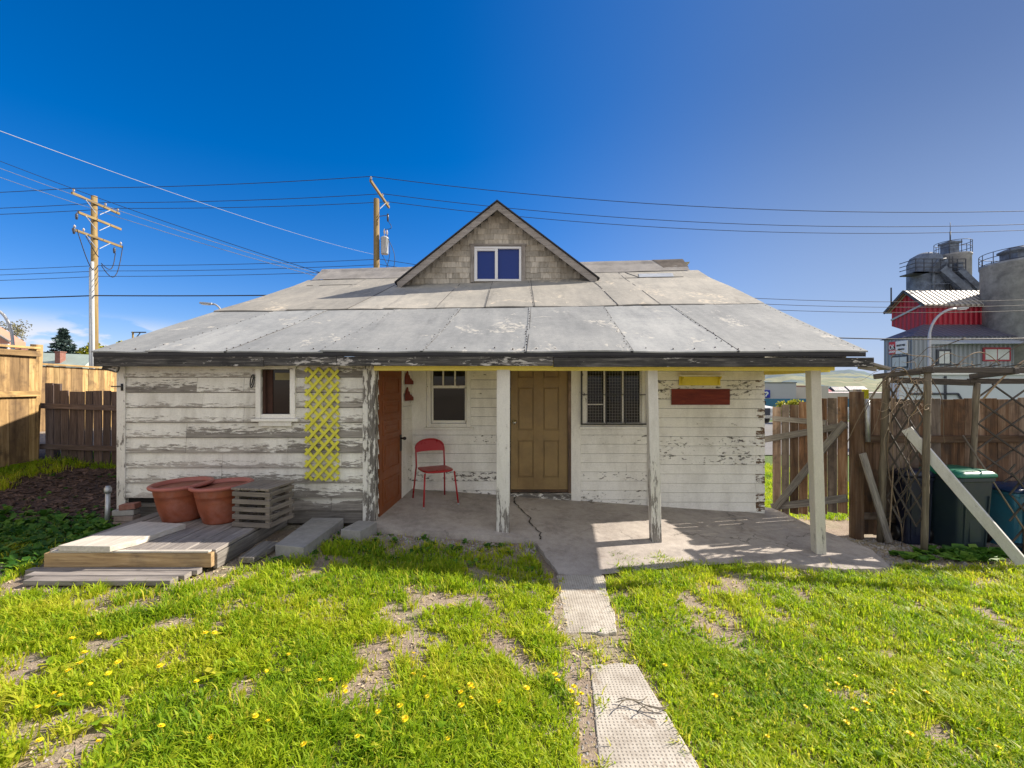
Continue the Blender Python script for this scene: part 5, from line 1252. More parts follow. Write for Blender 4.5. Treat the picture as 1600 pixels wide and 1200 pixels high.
# company sign
yA, yB = leftface(1420.5), leftface(1392); zA, zB = at(0, 553, 60).z, at(0, 533.5, 60).z
t = thing('company_sign', (sx0 - .2, (yA + yB) / 2, zA), 'red and white company sign reading OK on the grey shed wall', 'sign')
ym = lerp(yB, yA, .38)
mb = MB(); mb.box(sx0 - .28, sx0 - .13, yA, ym, zA, zB); mb.build('white_panel', M['signwhite'], t)
mb = MB(); mb.box(sx0 - .28, sx0 - .13, ym + .001, yB, zA, zB); mb.build('red_panel', M['signred'], t)
hS = zB - zA
mb = MB(); mb.box(sx0 - .30, sx0 - .281, ym + .06, yB - .06, zA + hS * .36, zA + hS * .62); mb.build('black_band', M['signblack'], t)
def text3d(name, body, size, mat, parent, origin, xdir, up, width=None, height=None, ext=.02):
    cu = bpy.data.curves.new(name, 'FONT'); cu.body = body; cu.size = size; cu.align_x = 'CENTER'; cu.align_y = 'CENTER'; cu.extrude = ext; cu.offset = .0
    tmp = bpy.data.objects.new(name, cu); COL.objects.link(tmp)
    dg_ = bpy.context.evaluated_depsgraph_get(); me = bpy.data.meshes.new_from_object(tmp.evaluated_get(dg_)); bpy.data.objects.remove(tmp)
    V = np.array([v.co[:] for v in me.vertices]); mn = V.min(0); mx = V.max(0)
    sx = (width / (mx[0] - mn[0])) if width else 1; sz = (height / (mx[1] - mn[1])) if height else sx
    ce = (mn + mx) / 2; xd = Vector(xdir).normalized(); ud = Vector(up).normalized(); nd = xd.cross(ud); o0 = ORG[parent.name]
    for v in me.vertices:
        p = Vector(origin) + xd * (v.co.x - ce[0]) * sx + ud * (v.co.y - ce[1]) * sz + nd * v.co.z; v.co = p - o0
    me.materials.clear(); me.materials.append(mat)
    o = bpy.data.objects.new(name, me); COL.objects.link(o); o.parent = parent; ORG[o.name] = o0; return o
xd = (0, -1, 0); up = (0, 0, 1)
yo = (ym + yB) / 2; wR = yB - ym; wW = ym - yA
text3d('lettering', 'OK', 1, M['signwhite'], t, (sx0 - .33, yo, zA + hS * .58), xd, up, wR * .8, hS * .42)
text3d('lettering', 'TIRE', 1, M['signwhite'], t, (sx0 - .33, yo, zA + hS * .17), xd, up, wR * .75, hS * .18) if False else None
mb = MB(); n = 9
for k in range(n): yy = lerp(yB - .12 * wR, ym + .12 * wR, k / (n - 1)); mb.box(sx0 - .33, sx0 - .281, yy - wR * .035, yy + wR * .035, zA + hS * (.10 + .06 * (k % 2)), zA + hS * (.22 + .05 * ((k * 2) % 3)))
mb.build('small_emblem', M['signwhite'], t)
text3d('lettering', 'READY MIX', 1, M['signblack'], t, (sx0 - .33, (yA + ym) / 2, zA + hS * .66), xd, up, wW * .74, hS * .15)
text3d('lettering', 'VERNON', 1, M['signblack'], t, (sx0 - .33, (yA + ym) / 2, zA + hS * .34), xd, up, wW * .56, hS * .13)
# red building
rx0, ry0, ry1 = 56.4, 62.0, 67.6; ryc = 64.7
red = thing('red_building', (63, 65, 9), 'bright red clad hopper house with a pale seamed gable roof', 'building')
mb = MB(); zt = 13.0; zb = at(0, 520, 64).z - .8
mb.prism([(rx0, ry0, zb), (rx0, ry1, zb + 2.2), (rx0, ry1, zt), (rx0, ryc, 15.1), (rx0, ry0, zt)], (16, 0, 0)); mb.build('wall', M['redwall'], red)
mb = MB()
for (y_, s) in ((ry0 - .5, -1), (ry1 + .5, 1)):
    ze = 12.65
    mb.prism([(rx0 - .7, y_, ze), (rx0 - .7, ryc, 15.2), (rx0 - .7, ryc, 15.42), (rx0 - .7, y_, ze + .23)], (17, 0, 0))
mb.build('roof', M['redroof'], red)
mb = MB()
for (y_, s) in ((ry0 - .55, -1), (ry1 + .55, 1)): mb.bar((rx0 - .75, y_, 12.7), (rx0 - .75, ryc, 15.32), .1, .35)
mb.tube([(rx0 - 1, 66.5, 13.6), (rx0 - 1, 66.5, 16.2)], .1, 6); mb.build('gable_trim', M['steel'], red)
mb = MB(); mb.bar((rx0 - .1, ry0, 13.1), (rx0 - .1, ry1, 11.6), .1, .25); mb.build('cross_trim', M['patch'], red)
# silos
t = thing('cement_silo', (67.9, 60, GB), 'large stained concrete silo with a top railing at the right edge', 'silo')
def rail(t, cx, cy, r, z, h=1.1, a0=0, a1=360, n=16):
    mb = MB()
    for hh in (h, h * .55, .1): mb.tube([(cx + r * math.cos(R(lerp(a0, a1, k / 32))), cy + r * math.sin(R(lerp(a0, a1, k / 32))), z + hh) for k in range(33)], .045, 5, False)
    for k in range(n + 1): a = R(lerp(a0, a1, k / n)); mb.tube([(cx + r * math.cos(a), cy + r * math.sin(a), z), (cx + r * math.cos(a), cy + r * math.sin(a), z + h)], .045, 5)
    mb.build('railing', M['steel'], t)
mb = MB(); mb.lathe([(4.4, GB), (4.4, 17.6), (4.5, 17.7), (4.5, 18.0), (0, 18.4)], (67.9, 60, 0), 40); mb.build('drum', M['silo'], t)
rail(t, 67.9, 60, 4.45, 18.0, 1.5)
mb = MB(); mb.box(65.1, 67.4, 58.6, 60.8, 18.0, 19.3); mb.lathe([(1.9, 19.3), (1.9, 19.55), (.8, 20.0), (0, 20.05)], (66.3, 59.7, 0), 8); mb.build('vent_housing', M['silodark'], t)
mb = MB(); mb.tube([(65.6, 56.2, 3), (65.6, 56.2, 14.5), (66.1, 56.1, 16.3), (67.2, 55.9, 17.6)], .22, 10); mb.tube([(66.7, 55.9, 2), (66.7, 55.9, 10)], .3, 10); mb.tube([(67.4, 55.8, 2), (67.4, 55.8, 10.5)], .22, 10); mb.build('pipe', M['silodark'], t)
t = thing('batching_tower', (65.5, 70, GB), 'dark stained twin silo tower with catwalks and chutes above the red building', 'silo tower')
mb = MB(); mb.lathe([(2.3, GB), (2.3, 20.6), (1.9, 21.6), (0.9, 22.2), (0, 22.3)], (63.6, 70, 0), 12); mb.lathe([(1.9, GB), (1.9, 20.0), (1.7, 21.0), (.8, 21.9), (0, 22.0)], (66.0, 70.6, 0), 12); mb.build('small_drum', M['silodark'], t)
mb = MB(); mb.lathe([(2.1, GB), (2.1, 21.6), (2.2, 21.7), (2.2, 21.9), (0, 22.1)], (67.8, 70, 0), 24); mb.build('main_drum', M['silo'], t)
rail(t, 67.8, 70, 2.15, 21.8, 2.0, n=10)
mb = MB(); mb.box(66.6, 68.0, 69.2, 70.8, 21.9, 23.6); mb.box(66.4, 68.3, 69.0, 71.0, 23.6, 23.9); mb.build('head_house', M['silodark'], t)
mb = MB(); mb.tube([(67.4, 70, 23.9), (67.4, 70, 25.6)], .09, 6); mb.tube([(67.4, 70, 25.5), (67.4, 70, 27.0)], .04, 6); mb.build('mast', M['steel'], t)
mb = MB(); mb.box(59.6, 67.0, 67.2, 67.7, 18.6, 18.75); mb.box(59.6, 61.6, 67.2, 70, 18.6, 18.75)
for hh in (.7, 1.3, 1.9): mb.bar((59.6, 67.2, 18.7 + hh), (67, 67.2, 18.7 + hh), .09, .09); mb.bar((59.6, 67.2, 18.7 + hh), (59.6, 70, 18.7 + hh), .09, .09)
for k in range(7): x = lerp(59.6, 67, k / 6); mb.bar((x, 67.2, 18.7), (x, 67.2, 20.6), .09, .09, (0, 1, 0))
mb.build('catwalk', M['steel'], t)
mb = MB()
for k in range(16): mb.bar((65.35, 68.0, 15 + k * .38), (65.85, 68.0, 15 + k * .38), .05, .05)
mb.bar((65.35, 68.0, 14), (65.35, 68.0, 21.2), .06, .06, (0, 1, 0)); mb.bar((65.85, 68.0, 14), (65.85, 68.0, 21.2), .06, .06, (0, 1, 0)); mb.build('ladder', M['steel'], t)
mb = MB(); mb.tube([(62.6, 67.6, 14), (62.6, 67.6, 19.5), (63.4, 67.6, 20.6), (64.6, 67.8, 20.8)], .16, 8); mb.tube([(66.3, 67.6, 14), (66.3, 67.6, 20.2)], .12, 8); mb.box(64.2, 65.1, 67.3, 68.2, 18.8, 19.9); mb.box(66.0, 66.7, 67.3, 68.0, 19.1, 20.2); mb.bar((61.5, 67.4, 16.9), (66.5, 67.4, 17.1), .12, .12); mb.bar((61.5, 67.4, 15.6), (66.5, 67.4, 15.6), .12, .12); mb.build('pipework', M['silodark'], t)
mb = MB(); mb.bar((63.6, 67.5, 19.2), (68.0, 66.8, 14.6), 1.0, 1.0); mb.bar((66.0, 67.3, 19.0), (69.8, 66.6, 14.6), .9, .8); mb.bar((66.6, 67.3, 17.5), (71.0, 66.6, 14.6), .5, .9); mb.build('chute', M['silodark'], t)

# pale building behind the arbor, stores farther back
t = thing('block_building', (21, 16, -1), 'pale blue grey block building seen through the arbor', 'building')
mb = MB(); mb.box(15.3, 36, 18.0, 18.4, -1.6, 2.15); mb.build('wall', M['paleblock'], t)
mb = MB(); mb.box(15.25, 36.1, 17.9, 18.5, 2.152, 2.32); mb.build('parapet', M['whitepaint'], t)
mb = MB(); mb.tube([(15.6, 17.95, 1.4), (17.6, 17.95, 1.4)], .04, 6); mb.tube([(17.1, 17.95, 1.0), (17.1, 17.95, 2.1)], .04, 6); mb.tube([(17.6, 17.95, 1.4), (17.75, 17.95, 1.15)], .04, 6); mb.build('wall_pipe', M['steel'], t)
M['lilac'] = m_plain('lilac_wall', (.50, .48, .56), .8, var=.05, nsc=.2); M['pinkwall'] = m_plain('pinkish_wall', (.62, .54, .54), .8, var=.05, nsc=.2)
t = thing('store_building', (48, 92, -3), 'long pale lilac flat roofed store with a blue sign, right of the cottage', 'building')
mb = MB(); mb.box(30, 56.2, 90, 110, -4, at(0, 598.5, 90).z); mb.build('wall', M['lilac'], t)
mb = MB(); mb.box(29.9, 56.3, 89.9, 110, at(0, 598.5, 90).z + .002, at(0, 597.3, 90).z); mb.build('coping', M['steel'], t)
mb = MB(); p, q = plate(1213, 1244, 625.5, 628, 90); mb.box(p.x, q.x, 89.4, 89.98, p.z, q.z); mb.build('canopy', M['steel'], t)
t = thing('store_building', (60, 92, -3), 'lower pale pink store adjoining the lilac store', 'building')
mb = MB(); mb.box(56.4, 63.0, 91, 110, -4, at(0, 603.8, 91).z); mb.box(60.6, 63.0, 90.6, 91.0, -4, at(0, 603.2, 91).z); mb.build('wall', M['pinkwall'], t)
mb = MB(); mb.box(63.1, 82, 91, 108, -4, at(0, 613.5, 91).z); mb.build('low_wing', M['pinkwall'], t)
mb = MB(); mb.box(56.3, 60.5, 90.9, 110, at(0, 603.8, 91).z + .002, at(0, 602.6, 91).z); mb.build('coping', M['redframe'], t)
p, q = plate(1186, 1202.5, 609.5, 621.5, 89.9)
t = thing('store_sign', (p.x, 89.8, p.z), 'square blue sign with a white emblem on the lilac store', 'sign')
mb = MB(); mb.box(p.x, q.x, 89.7, 89.98, p.z, q.z); mb.build('panel', M['signblue'], t)
mb = MB(); cxs = lerp(p.x, q.x, .64); czs = (p.z + q.z) / 2; mb.prism([(cxs + a * .1, 89.69, czs + b * .1) for a, b in ((-4, 4), (1, 5), (4, 3), (4, 0), (1, -2), (0, -5), (-3, -5), (-1, -1), (1, 1), (0, 2), (-4, 1))], (0, -.05, 0)); mb.build('emblem', M['signwhite'], t)
mb = MB()
for k in range(30): x = 24 + k * .62; mb.tube([(x, 46, -2), (x, 46, -.35)], .05, 5)
mb.bar((24, 46, -.4), (42, 46, -.4), .06, .08); mb.bar((24, 46, -1.6), (42, 46, -1.6), .06, .08)
for k in range(120): x = 24 + k * .15; mb.bar((x, 46, -1.9), (x, 46, -.42), .02, .05, (0, 1, 0))
mb.build('slat_fence', M['whitepaint'], label='low pale slat fence in front of the lilac store', cat='fence')
mb = MB(); mb.box(33, 46, 62, 62.3, -3, at(0, 623, 62).z); mb.build('blue_fence', M['tote'], label='blue hoarding between the pink store and the board gate', cat='hoarding')
# small far houses on the slope
k = 0
for (px, py, w, h, mm, lab) in ((1287, 613, 7, 4, 'redroof', 'tiny tan roofed house at the foot of the hills, leftmost of three'), (1312, 612, 9, 4.5, 'whitepaint', 'tiny white house at the foot of the hills, middle of three'), (1338, 611, 12, 4.5, 'pinkwall', 'tiny pinkish long house at the foot of the hills, rightmost of three')):
    p = at(px, py + 3, 300); t = thing('distant_house', (p.x, 300, p.z), lab, 'house', 'far houses below the hills')
    mb = MB(); mb.box(p.x - w / 2, p.x + w / 2, 298, 305, p.z - 6, p.z + h * .45); mb.build('wall', M[mm], t)
    mb = MB(); mb.prism([(p.x - w / 2 - .5, 297.5, p.z + h * .45), (p.x - w / 2 - .5, 301.5, p.z + h), (p.x - w / 2 - .5, 305.5, p.z + h * .45)], (w + 1, 0, 0)); mb.build('roof', M['redframe'] if k == 0 else M['shedroof'], t); k += 1
p = at(1352, 611, 70); t = thing('yellow_crate', (p.x, 70, -2), 'small yellow box van body seen over the fence by the vine', 'van body')
mb = MB(); mb.box(p.x - .45, p.x + .6, 70, 72, -1.2, at(0, 608.5, 70).z); mb.build('box_body', M['dandelion'], t, bevel=.1)
mb = MB()
for s in (-.35, .45): mb.lathe([(0, -.12), (.4, -.12), (.4, .12), (0, .12)], (p.x + s, 70, -1.5), 14, Matrix.Rotation(R(90), 3, 'Y'))
mb.build('wheel', M['frame'], t)
# white pickup truck, front towards us
def truck():
    D = 30.; p = at(1196, 663, D); z0 = p.z; X = p.x - .35
    t = thing('pickup_truck', (X, D, z0), 'white pickup truck parked beyond the house corner, front half showing', 'truck')
    mb = MB(); w = .98
    side = [(0, .48), (0, 1.02), (.08, 1.14), (1.35, 1.22), (1.95, 1.86), (3.2, 1.90), (3.55, 1.25), (5.4, 1.22), (5.4, .5)]
    mb.prism([(X - w, D + y, z0 + z) for y, z in side], (2 * w, 0, 0)); mb.build('body', M['whitepaint'], t, bevel=.06)
    mb = MB(); mb.quad((X - .78, D + 1.37, z0 + 1.28), (X + .78, D + 1.37, z0 + 1.28), (X + .70, D + 1.86, z0 + 1.79), (X - .70, D + 1.86, z0 + 1.79)); mb.build('windscreen', m_glass('truck_glass', (.05, .12, .12)), t)
    mb = MB()
    for k in range(5): mb.box(X - .62, X + .62, D - .03, D - .005, z0 + .62 + k * .09, z0 + .67 + k * .09)
    mb.box(X - .66, X + .66, D - .012, D - .002, z0 + .58, z0 + 1.06); mb.build('grille', M['steel'], t)
    mb = MB(); mb.box(X - 1.0, X + 1.0, D - .14, D - .03, z0 + .40, z0 + .60); mb.build('bumper', M['chrome'], t, bevel=.02)
    for s in (-1, 1):
        mb = MB(); mb.box(X + s * .82 - .14, X + s * .82 + .14, D - .03, D - .004, z0 + .78, z0 + 1.0); mb.build('headlight', M['winpale'], t)
        for yy in (.95, 4.3):
            mb = MB(); mb.lathe([(0, -.12), (.30, -.13), (.37, -.1), (.37, .1), (.30, .13), (0, .12)], (X + s * .88, D + yy, z0 + .37), 20, Matrix.Rotation(R(90), 3, 'Y')); mb.build('wheel', M['frame'], t)
        mb = MB(); mb.box(X + s * 1.12 - .1, X + s * 1.12 + .1, D + 1.5, D + 1.6, z0 + 1.25, z0 + 1.5); mb.build('mirror', M['frame'], t)
truck()

# ------------------------------------------------------------------ left background
t = thing('pink_house', (-60, 52, 0), 'salmon pink stucco building at the far left edge', 'house')
M['pinkstucco'] = m_plain('salmon_stucco', (.50, .25, .17), .8, var=.08, nsc=.4)
pL, pR = at(-60, 523, 48), at(15, 533, 48)
mb = MB(); mb.prism([(pL.x - 8, 48, -2), (pR.x, 48, -2), (pR.x, 48, pR.z), (pL.x + 2, 48, pR.z + 1.9), (pL.x - 8, 48, pR.z)], (0, 1.6, 0)); mb.build('wall', M['pinkstucco'], t)
mb = MB(); mb.box(pR.x + .02, pR.x + .9, 48.3, 49, -2, pR.z - .75); mb.build('side_wing', M['brick'], t)
mb = MB(); mb.bar((pR.x + .25, 47.8, pR.z - .05), (pL.x + 2, 47.8, pR.z + 1.95), .3, .16); mb.build('roof_edge', M['barge'], t)
p, q = plate(-4, 11, 539.5, 547, 47.9); mb = MB(); mb.box(p.x - .15, q.x + .15, 47.85, 48, p.z - .15, q.z + .15); w = mb.build('window', M['whitepaint'], t); mb = MB(); mb.box(p.x, q.x, 47.8, 47.848, p.z, q.z); mb.build('pane', M['glass'], w)
t = thing('green_roof_house', (-42, 40, -1), 'low house with a pale green roof and red brick chimney behind the cedar fence', 'house')
mb = MB(); D = 38; xa, xb = at(55, 0, D).x, at(140, 0, D).x; zr = at(0, 556.5, D).z
mb.box(xa + 1, xb - 1, 37, 45, -1.6, 2.0); mb.build('wall', M['whitepaint'], t)
M['greenroof'] = m_plain('pale_green_roof', (.34, .41, .37), .85, var=.12, nsc=1.5)
mb = MB(); mb.prism([(xa - 2, 35.5, 1.7), (xb + .2, 35.5, 1.7), (xb - 1.2, 40, zr + .1), (xa - 2, 40, zr + .3)], (0, .01, .15)); mb.prism([(xa - 2, 46, 1.7), (xb + .2, 46, 1.7), (xb - 1.2, 40.02, zr + .1), (xa - 2, 40.02, zr + .3)], (0, .01, .15)); mb.prism([(xb + .2, 35.5, 1.72), (xb + .2, 46, 1.72), (xb - 1.2, 40, zr + .12)], (.01, 0, .12)); mb.build('roof', M['greenroof'], t)
mb = MB(); c = at(97, 556, 39); mb.box(c.x - .22, c.x + .22, 38.6, 39.1, 2.5, at(0, 551, 39).z); mb.box(c.x - .27, c.x + .27, 38.55, 39.15, at(0, 551, 39).z + .002, at(0, 549.5, 39).z); mb.build('chimney', M['brick'], t)

# ------------------------------------------------------------------ trees
def leafcloud(centers, radii, n, size, flat=.6, seed=1, elong=1.6):
    g = np.random.default_rng(seed); V = []; per = max(1, n // len(centers))
    C = np.repeat(np.array(centers), per, 0); Rr = np.repeat(np.array(radii), per)
    d = g.normal(size=C.shape); d /= np.linalg.norm(d, axis=1)[:, None]; rad = g.random(len(C)) ** .45
    Pc = C + d * (rad * Rr)[:, None] * np.array([1, 1, .8])
    a = g.normal(size=C.shape); a /= np.linalg.norm(a, axis=1)[:, None]; b = np.cross(a, g.normal(size=C.shape)); b /= np.linalg.norm(b, axis=1)[:, None]
    s = size * g.uniform(.6, 1.3, len(C))[:, None]
    q = np.stack([Pc - a * s * elong * .5, Pc + b * s * .45, Pc + a * s * elong * .5, Pc - b * s * .45], 1).reshape(-1, 3)
    return q, np.repeat(g.random(len(C)), 4)
def quadobj(name, q, rnd, mat, parent, org):
    n = len(q) // 4; o = npmesh(name, q - np.array(org), np.arange(len(q)), np.full(n, 4), mat, rnd)
    if parent is not None: o.parent = parent
    ORG[o.name] = Vector(org); return o
def trunk(t, base, top, r, limbs=(), mat='bark'):
    mb = MB(); base = Vector(base); top = Vector(top)
    mb.tube([base.lerp(top, k / 6) + Vector((rng.uniform(-1, 1), rng.uniform(-1, 1), 0)) * r * .3 * (k > 0) for k in range(7)], [lerp(r, r * .25, k / 6) for k in range(7)], 8)
    for (a, b, rr) in limbs:
        a = Vector(a); b = Vector(b); mb.tube([a.lerp(b, k / 4) + Vector((rng.uniform(-1, 1), rng.uniform(-1, 1), rng.uniform(-1, 1))) * (b - a).length * .05 * (0 < k < 4) for k in range(5)], [lerp(rr, rr * .3, k / 4) for k in range(5)], 6)
    mb.build('trunk', M[mat], t)
def broad(cx, D, pyt, w, lab, mat, n=5000, seed=3, size=.3, zb=-2, name='leafy_tree', group=None, blobs=16, wire_=False):
    zt = EYE - (pyt - HZ) / F * D; t = thing(name, (cx, D, zb), lab, 'tree', group); g = random.Random(seed)
    cs = []; rs = []; limbs = []
    h = zt - zb
    for k in range(blobs):
        a = g.uniform(0, 6.28); rr = w * .5 * math.sqrt(g.random()) * .8; z = zb + h * g.uniform(.42, .9); r = w * g.uniform(.12, .24)
        rr *= math.sqrt(max(.05, 1 - ((z - zb) / h - .55) ** 2 * 3.5))
        cs.append((cx + rr * math.cos(a), D + rr * math.sin(a), min(z, zt - r * .8))); rs.append(r)
        limbs.append(((cx, D, zb + h * g.uniform(.25, .5)), cs[-1], w * .016))
    trunk(t, (cx, D, zb), (cx, D, zb + h * .8), w * .035, limbs)
    q, r_ = leafcloud(cs, rs, n, size, seed=seed); quadobj('crown', q, r_, M[mat], t, (cx, D, zb)); return t
p = at(172, 545, 46); broad(p.x, 46, 527, 4.2, 'bright yellow green tree just right of the left utility pole', 'yleaf', 5000, 3, .22)
p = at(132, 552, 52); broad(p.x, 52, 546, 3.6, 'low yellow green bush between the spruce and the left pole', 'yleaf', 2500, 5, .22, zb=1, name='leafy_bush')
p = at(70, 556, 54); broad(p.x, 54, 547, 3.0, 'small yellow green bush left of the spruce', 'yleaf', 1500, 6, .22, zb=1, name='leafy_bush')
p = at(196, 545, 60); broad(p.x + 1.2, 60, 531.5, 2.4, 'small yellow treetop below the distant pole', 'yleaf', 1500, 8, .22)
p = at(10, 520, 60); broad(p.x - 1.0, 60, 489, 6.8, 'tall sparse budding tree behind the pink building', 'budleaf', 2600, 9, .17, blobs=26)
p = at(42, 548, 58); broad(p.x, 58, 538, 3.6, 'small grey green bush beside the pink building', 'budleaf', 1500, 12, .18, zb=1, name='leafy_bush')
def spruce():
    D = 44.; c = at(98, 560, D); zb = -1.5; zt = at(0, 513, D).z; t = thing('spruce_tree', (c.x, D, zb), 'blue green spruce tree behind the cedar fence', 'tree')
    trunk(t, (c.x, D, zb), (c.x, D, zt), .22); g = np.random.default_rng(4); Q = []; H_ = zt - zb
    for lv in np.linspace(.12, .985, 30):
        z = zb + H_ * lv; Lr = (1 - lv) ** .85 * 3.6 + .12; nb = int(6 + 9 * (1 - lv))
        for k in range(nb):
            a = g.uniform(0, 6.28); L_ = Lr * g.uniform(.65, 1.12); m = int(16 + L_ * 26)
            u = g.random(m) ** .7; ctr = np.stack([c.x + np.cos(a) * u * L_, D + np.sin(a) * u * L_, z - .30 * u * L_ + .16 * (u * L_) ** 2 / max(Lr, .4)], -1)
            ctr += g.normal(size=ctr.shape) * np.array([.10, .10, .06]) * (1.2 - .5 * u)[:, None]
            d = g.normal(size=ctr.shape) * .6 + np.array([math.cos(a), math.sin(a), -.2]); d /= np.linalg.norm(d, axis=1)[:, None]
            b = np.cross(d, g.normal(size=ctr.shape)); b /= np.linalg.norm(b, axis=1)[:, None]; s = .20 * g.uniform(.6, 1.2, m)[:, None]
            Q.append(np.stack([ctr - d * s, ctr + b * s * .35, ctr + d * s, ctr - b * s * .35], 1).reshape(-1, 3))
    q = np.concatenate(Q); n = len(q) // 4; quadobj('crown', q, np.repeat(g.random(n), 4), M['needle'], t, (c.x, D, zb))
spruce()
p = at(1236, 628, 40); broad(p.x, 40, 622.5, 3.0, 'bright green bush beyond the top of the board gate', 'yleaf', 1800, 21, .14, zb=-1.6, name='leafy_bush')

# ------------------------------------------------------------------ lawn, weeds, gravel, chips
def inpoly(x, y, P_):
    ins = np.zeros(len(x), bool); n = len(P_)
    for i in range(n):
        x0, y0 = P_[i]; x1, y1 = P_[(i + 1) % n]
        c = ((y0 > y) != (y1 > y)) & (x < (x1 - x0) * (y - y0) / (y1 - y0 + 1e-12) + x0); ins ^= c
    return ins
SLAB = [(-1.7, 5.1), (.2, 5.1), (.34, 4.34), (.92, 4.34), (1.0, 4.95), (2.5, 4.88), (4.0, 4.92), (4.3, 5.05), (4.45, 5.5), (4.1, 7), (-1.7, 7)]
PAV1 = [(.47, 4.4), (.81, 4.4), (.75, 3.44), (.47, 3.44)]; PAV2 = [(.56, 2.95), (.79, 2.95), (.89, 1.7), (.47, 1.7)]
DECK = [(-4.2, 3.66), (-2.58, 3.66), (-2.45, 4.1), (-1.9, 4.3), (-1.9, 5.3), (-4.3, 5.3)]
def lawn_density(x, y):
    d = np.ones_like(x)
    n1 = fbm(x, y, 1.5, 2); n2 = fbm(x, y, 3.6, 7)
    mix_ = .35 * n1 + .65 * n2
    left = x < .6
    bare = np.where(left, .362, .335)
    d *= np.clip((mix_ - bare) / .12, .07, 1)
    # worn ground along the path, gravel strips by the slab, mulch bed
    pc = .62 + (y - 3) * -.02
    d *= np.clip((np.abs(x - pc) - .12 - .17 * n2) / .14, .10, 1)
    d *= np.where((y > 4.55) & (x > -2.4) & (x < .3), np.clip((5.0 - y) / .45, .05, 1), 1)
    d *= np.where((y > 4.9) & (x > 4.0), np.clip((5.35 - y) / .3, .0, 1), 1)
    d *= np.where((x < -4.3) & (y > 4.0), np.where((y > 4.95), .0, .25), 1)
    d *= np.where((x < -4.4) & (y > 3.6) & (y < 4.2), .12, 1)
    d *= np.where((x < -2.3) & (y > 2.9) & (y < 3.35), np.clip(.3 + (n2 - .45) * 6, .05, 1), 1)
    d *= np.where((x < -2.6) & (y < 2.75), np.clip((x + 2.4 + (y - 2.2) * -1.2) / -.2 * 0 + (fbm(x, y, 1.1, 31) - .36) / .12, .02, 1), 1)
    for P_ in (SLAB, PAV1, PAV2, DECK): d[inpoly(x, y, P_)] = 0
    d[(x > -4.7) & (y > 5.25)] = 0
    return d
def blades(N, xr, yr, dens, hmul=1., seed=5, tuft=.65):
    g = np.random.default_rng(seed)
    nt_ = int(N * tuft / 16); x = g.uniform(*xr, nt_); y = g.uniform(*yr, nt_)
    keep = g.random(nt_) < dens(x, y); x = x[keep]; y = y[keep]
    sz = .55 + 1.5 * np.clip(fbm(x, y, 2.4, 11) - .32, 0, 1) + .5 * g.random(len(x)) ** 3
    k = 16; bx = np.repeat(x, k) + g.normal(size=len(x) * k) * .022 * np.repeat(sz, k); by = np.repeat(y, k) + g.normal(size=len(x) * k) * .022 * np.repeat(sz, k)
    hs = np.repeat(sz, k); dirx = bx - np.repeat(x, k); diry = by - np.repeat(y, k); tc = np.repeat(g.random(len(x)), k)
    m = int(N * (1 - tuft)); x2 = g.uniform(*xr, m); y2 = g.uniform(*yr, m); kp = g.random(m) < dens(x2, y2); x2 = x2[kp]; y2 = y2[kp]
    bx = np.concatenate([bx, x2]); by = np.concatenate([by, y2]); hs = np.concatenate([hs, .45 + .5 * g.random(len(x2))])
    dirx = np.concatenate([dirx, g.normal(size=len(x2)) * .02]); diry = np.concatenate([diry, g.normal(size=len(x2)) * .02]); tc = np.concatenate([tc, g.random(len(x2))])
    n = len(bx); ang = np.arctan2(diry, dirx) + g.normal(size=n) * .6
    h = .062 * hs * g.uniform(.5, 1.35, n) * hmul; lean = g.uniform(.15, 1.1, n) * h; wd = (.0026 + .0026 * g.random(n)) * np.where(g.random(n) < .10, 1.9, 1)
    z = ground_np(bx, by) - .006
    ux, uy = np.cos(ang), np.sin(ang); px_, py_ = -uy, ux
    B = np.stack([bx, by, z], -1)
    U = np.stack([ux, uy, 0 * ux], -1); Pp = np.stack([px_, py_, 0 * ux], -1) * wd[:, None]; Z = np.array([0, 0, 1.])
    mid = B + U * (lean * .32)[:, None] + Z * (h * .62)[:, None]; tip = B + U * lean[:, None] + Z * (h * g.uniform(.75, 1.0, n))[:, None]
    V = np.stack([B - Pp, B + Pp, mid + Pp * .85, mid - Pp * .85, tip], 1).reshape(-1, 3)
    i = np.arange(n)[:, None] * 5
    Fq = np.concatenate([i + np.array([[0, 1, 2, 3]]), i + np.array([[3, 2, 4]])], 1).ravel()
    per = np.tile([4, 3], n)
    col = np.clip(.30 * tc + .30 * g.random(n) + .75 * (fbm(bx, by, 1.9, 17) - .28), 0, .86)
    sparse = dens(bx, by) < .45; dry = g.random(n) < (.05 + .10 * (fbm(bx, by, 2.2, 23) > .56) + .35 * sparse); col = np.where(dry, g.uniform(.88, 1., n), col)
    return V, Fq, per, np.repeat(col, 5)
def grass_obj(name, parts):
    V = []; Fq = []; per = []; rn = []; o = 0
    for v, f, p_, r in parts: V.append(v); Fq.append(f + o); per.append(p_); rn.append(r); o += len(v)
    ob = npmesh(name, np.concatenate(V), np.concatenate(Fq), np.concatenate(per), M['grass'], np.concatenate(rn), kind='stuff')
    return tag(ob, 'patchy sunlit lawn grass around the concrete path', 'grass')
one = lambda x, y: np.ones_like(x) * .9
bank = lambda x, y: ((x < -6.6) & (y > 5.6)) * np.clip((-6.6 - x - .5 * (fbm(x, y, 2.2) - .2)) / .5, 0, 1) * .8
grass_obj('lawn_grass', [blades(190000, (-3.9, 4.3), (1.75, 3.3), lawn_density, 1.0, 5), blades(260000, (-7.5, 8.2), (3.2, 5.45), lawn_density, 1.05, 6), blades(26000, (-8.5, -6.2), (4.5, 7.3), bank, 1.7, 8), blades(60000, (3.7, 7.5), (7.0, 13.5), one, 1.3, 9), blades(5000, (-7.6, -4.8), (7.2, 8.0), one, 1.6, 10)])

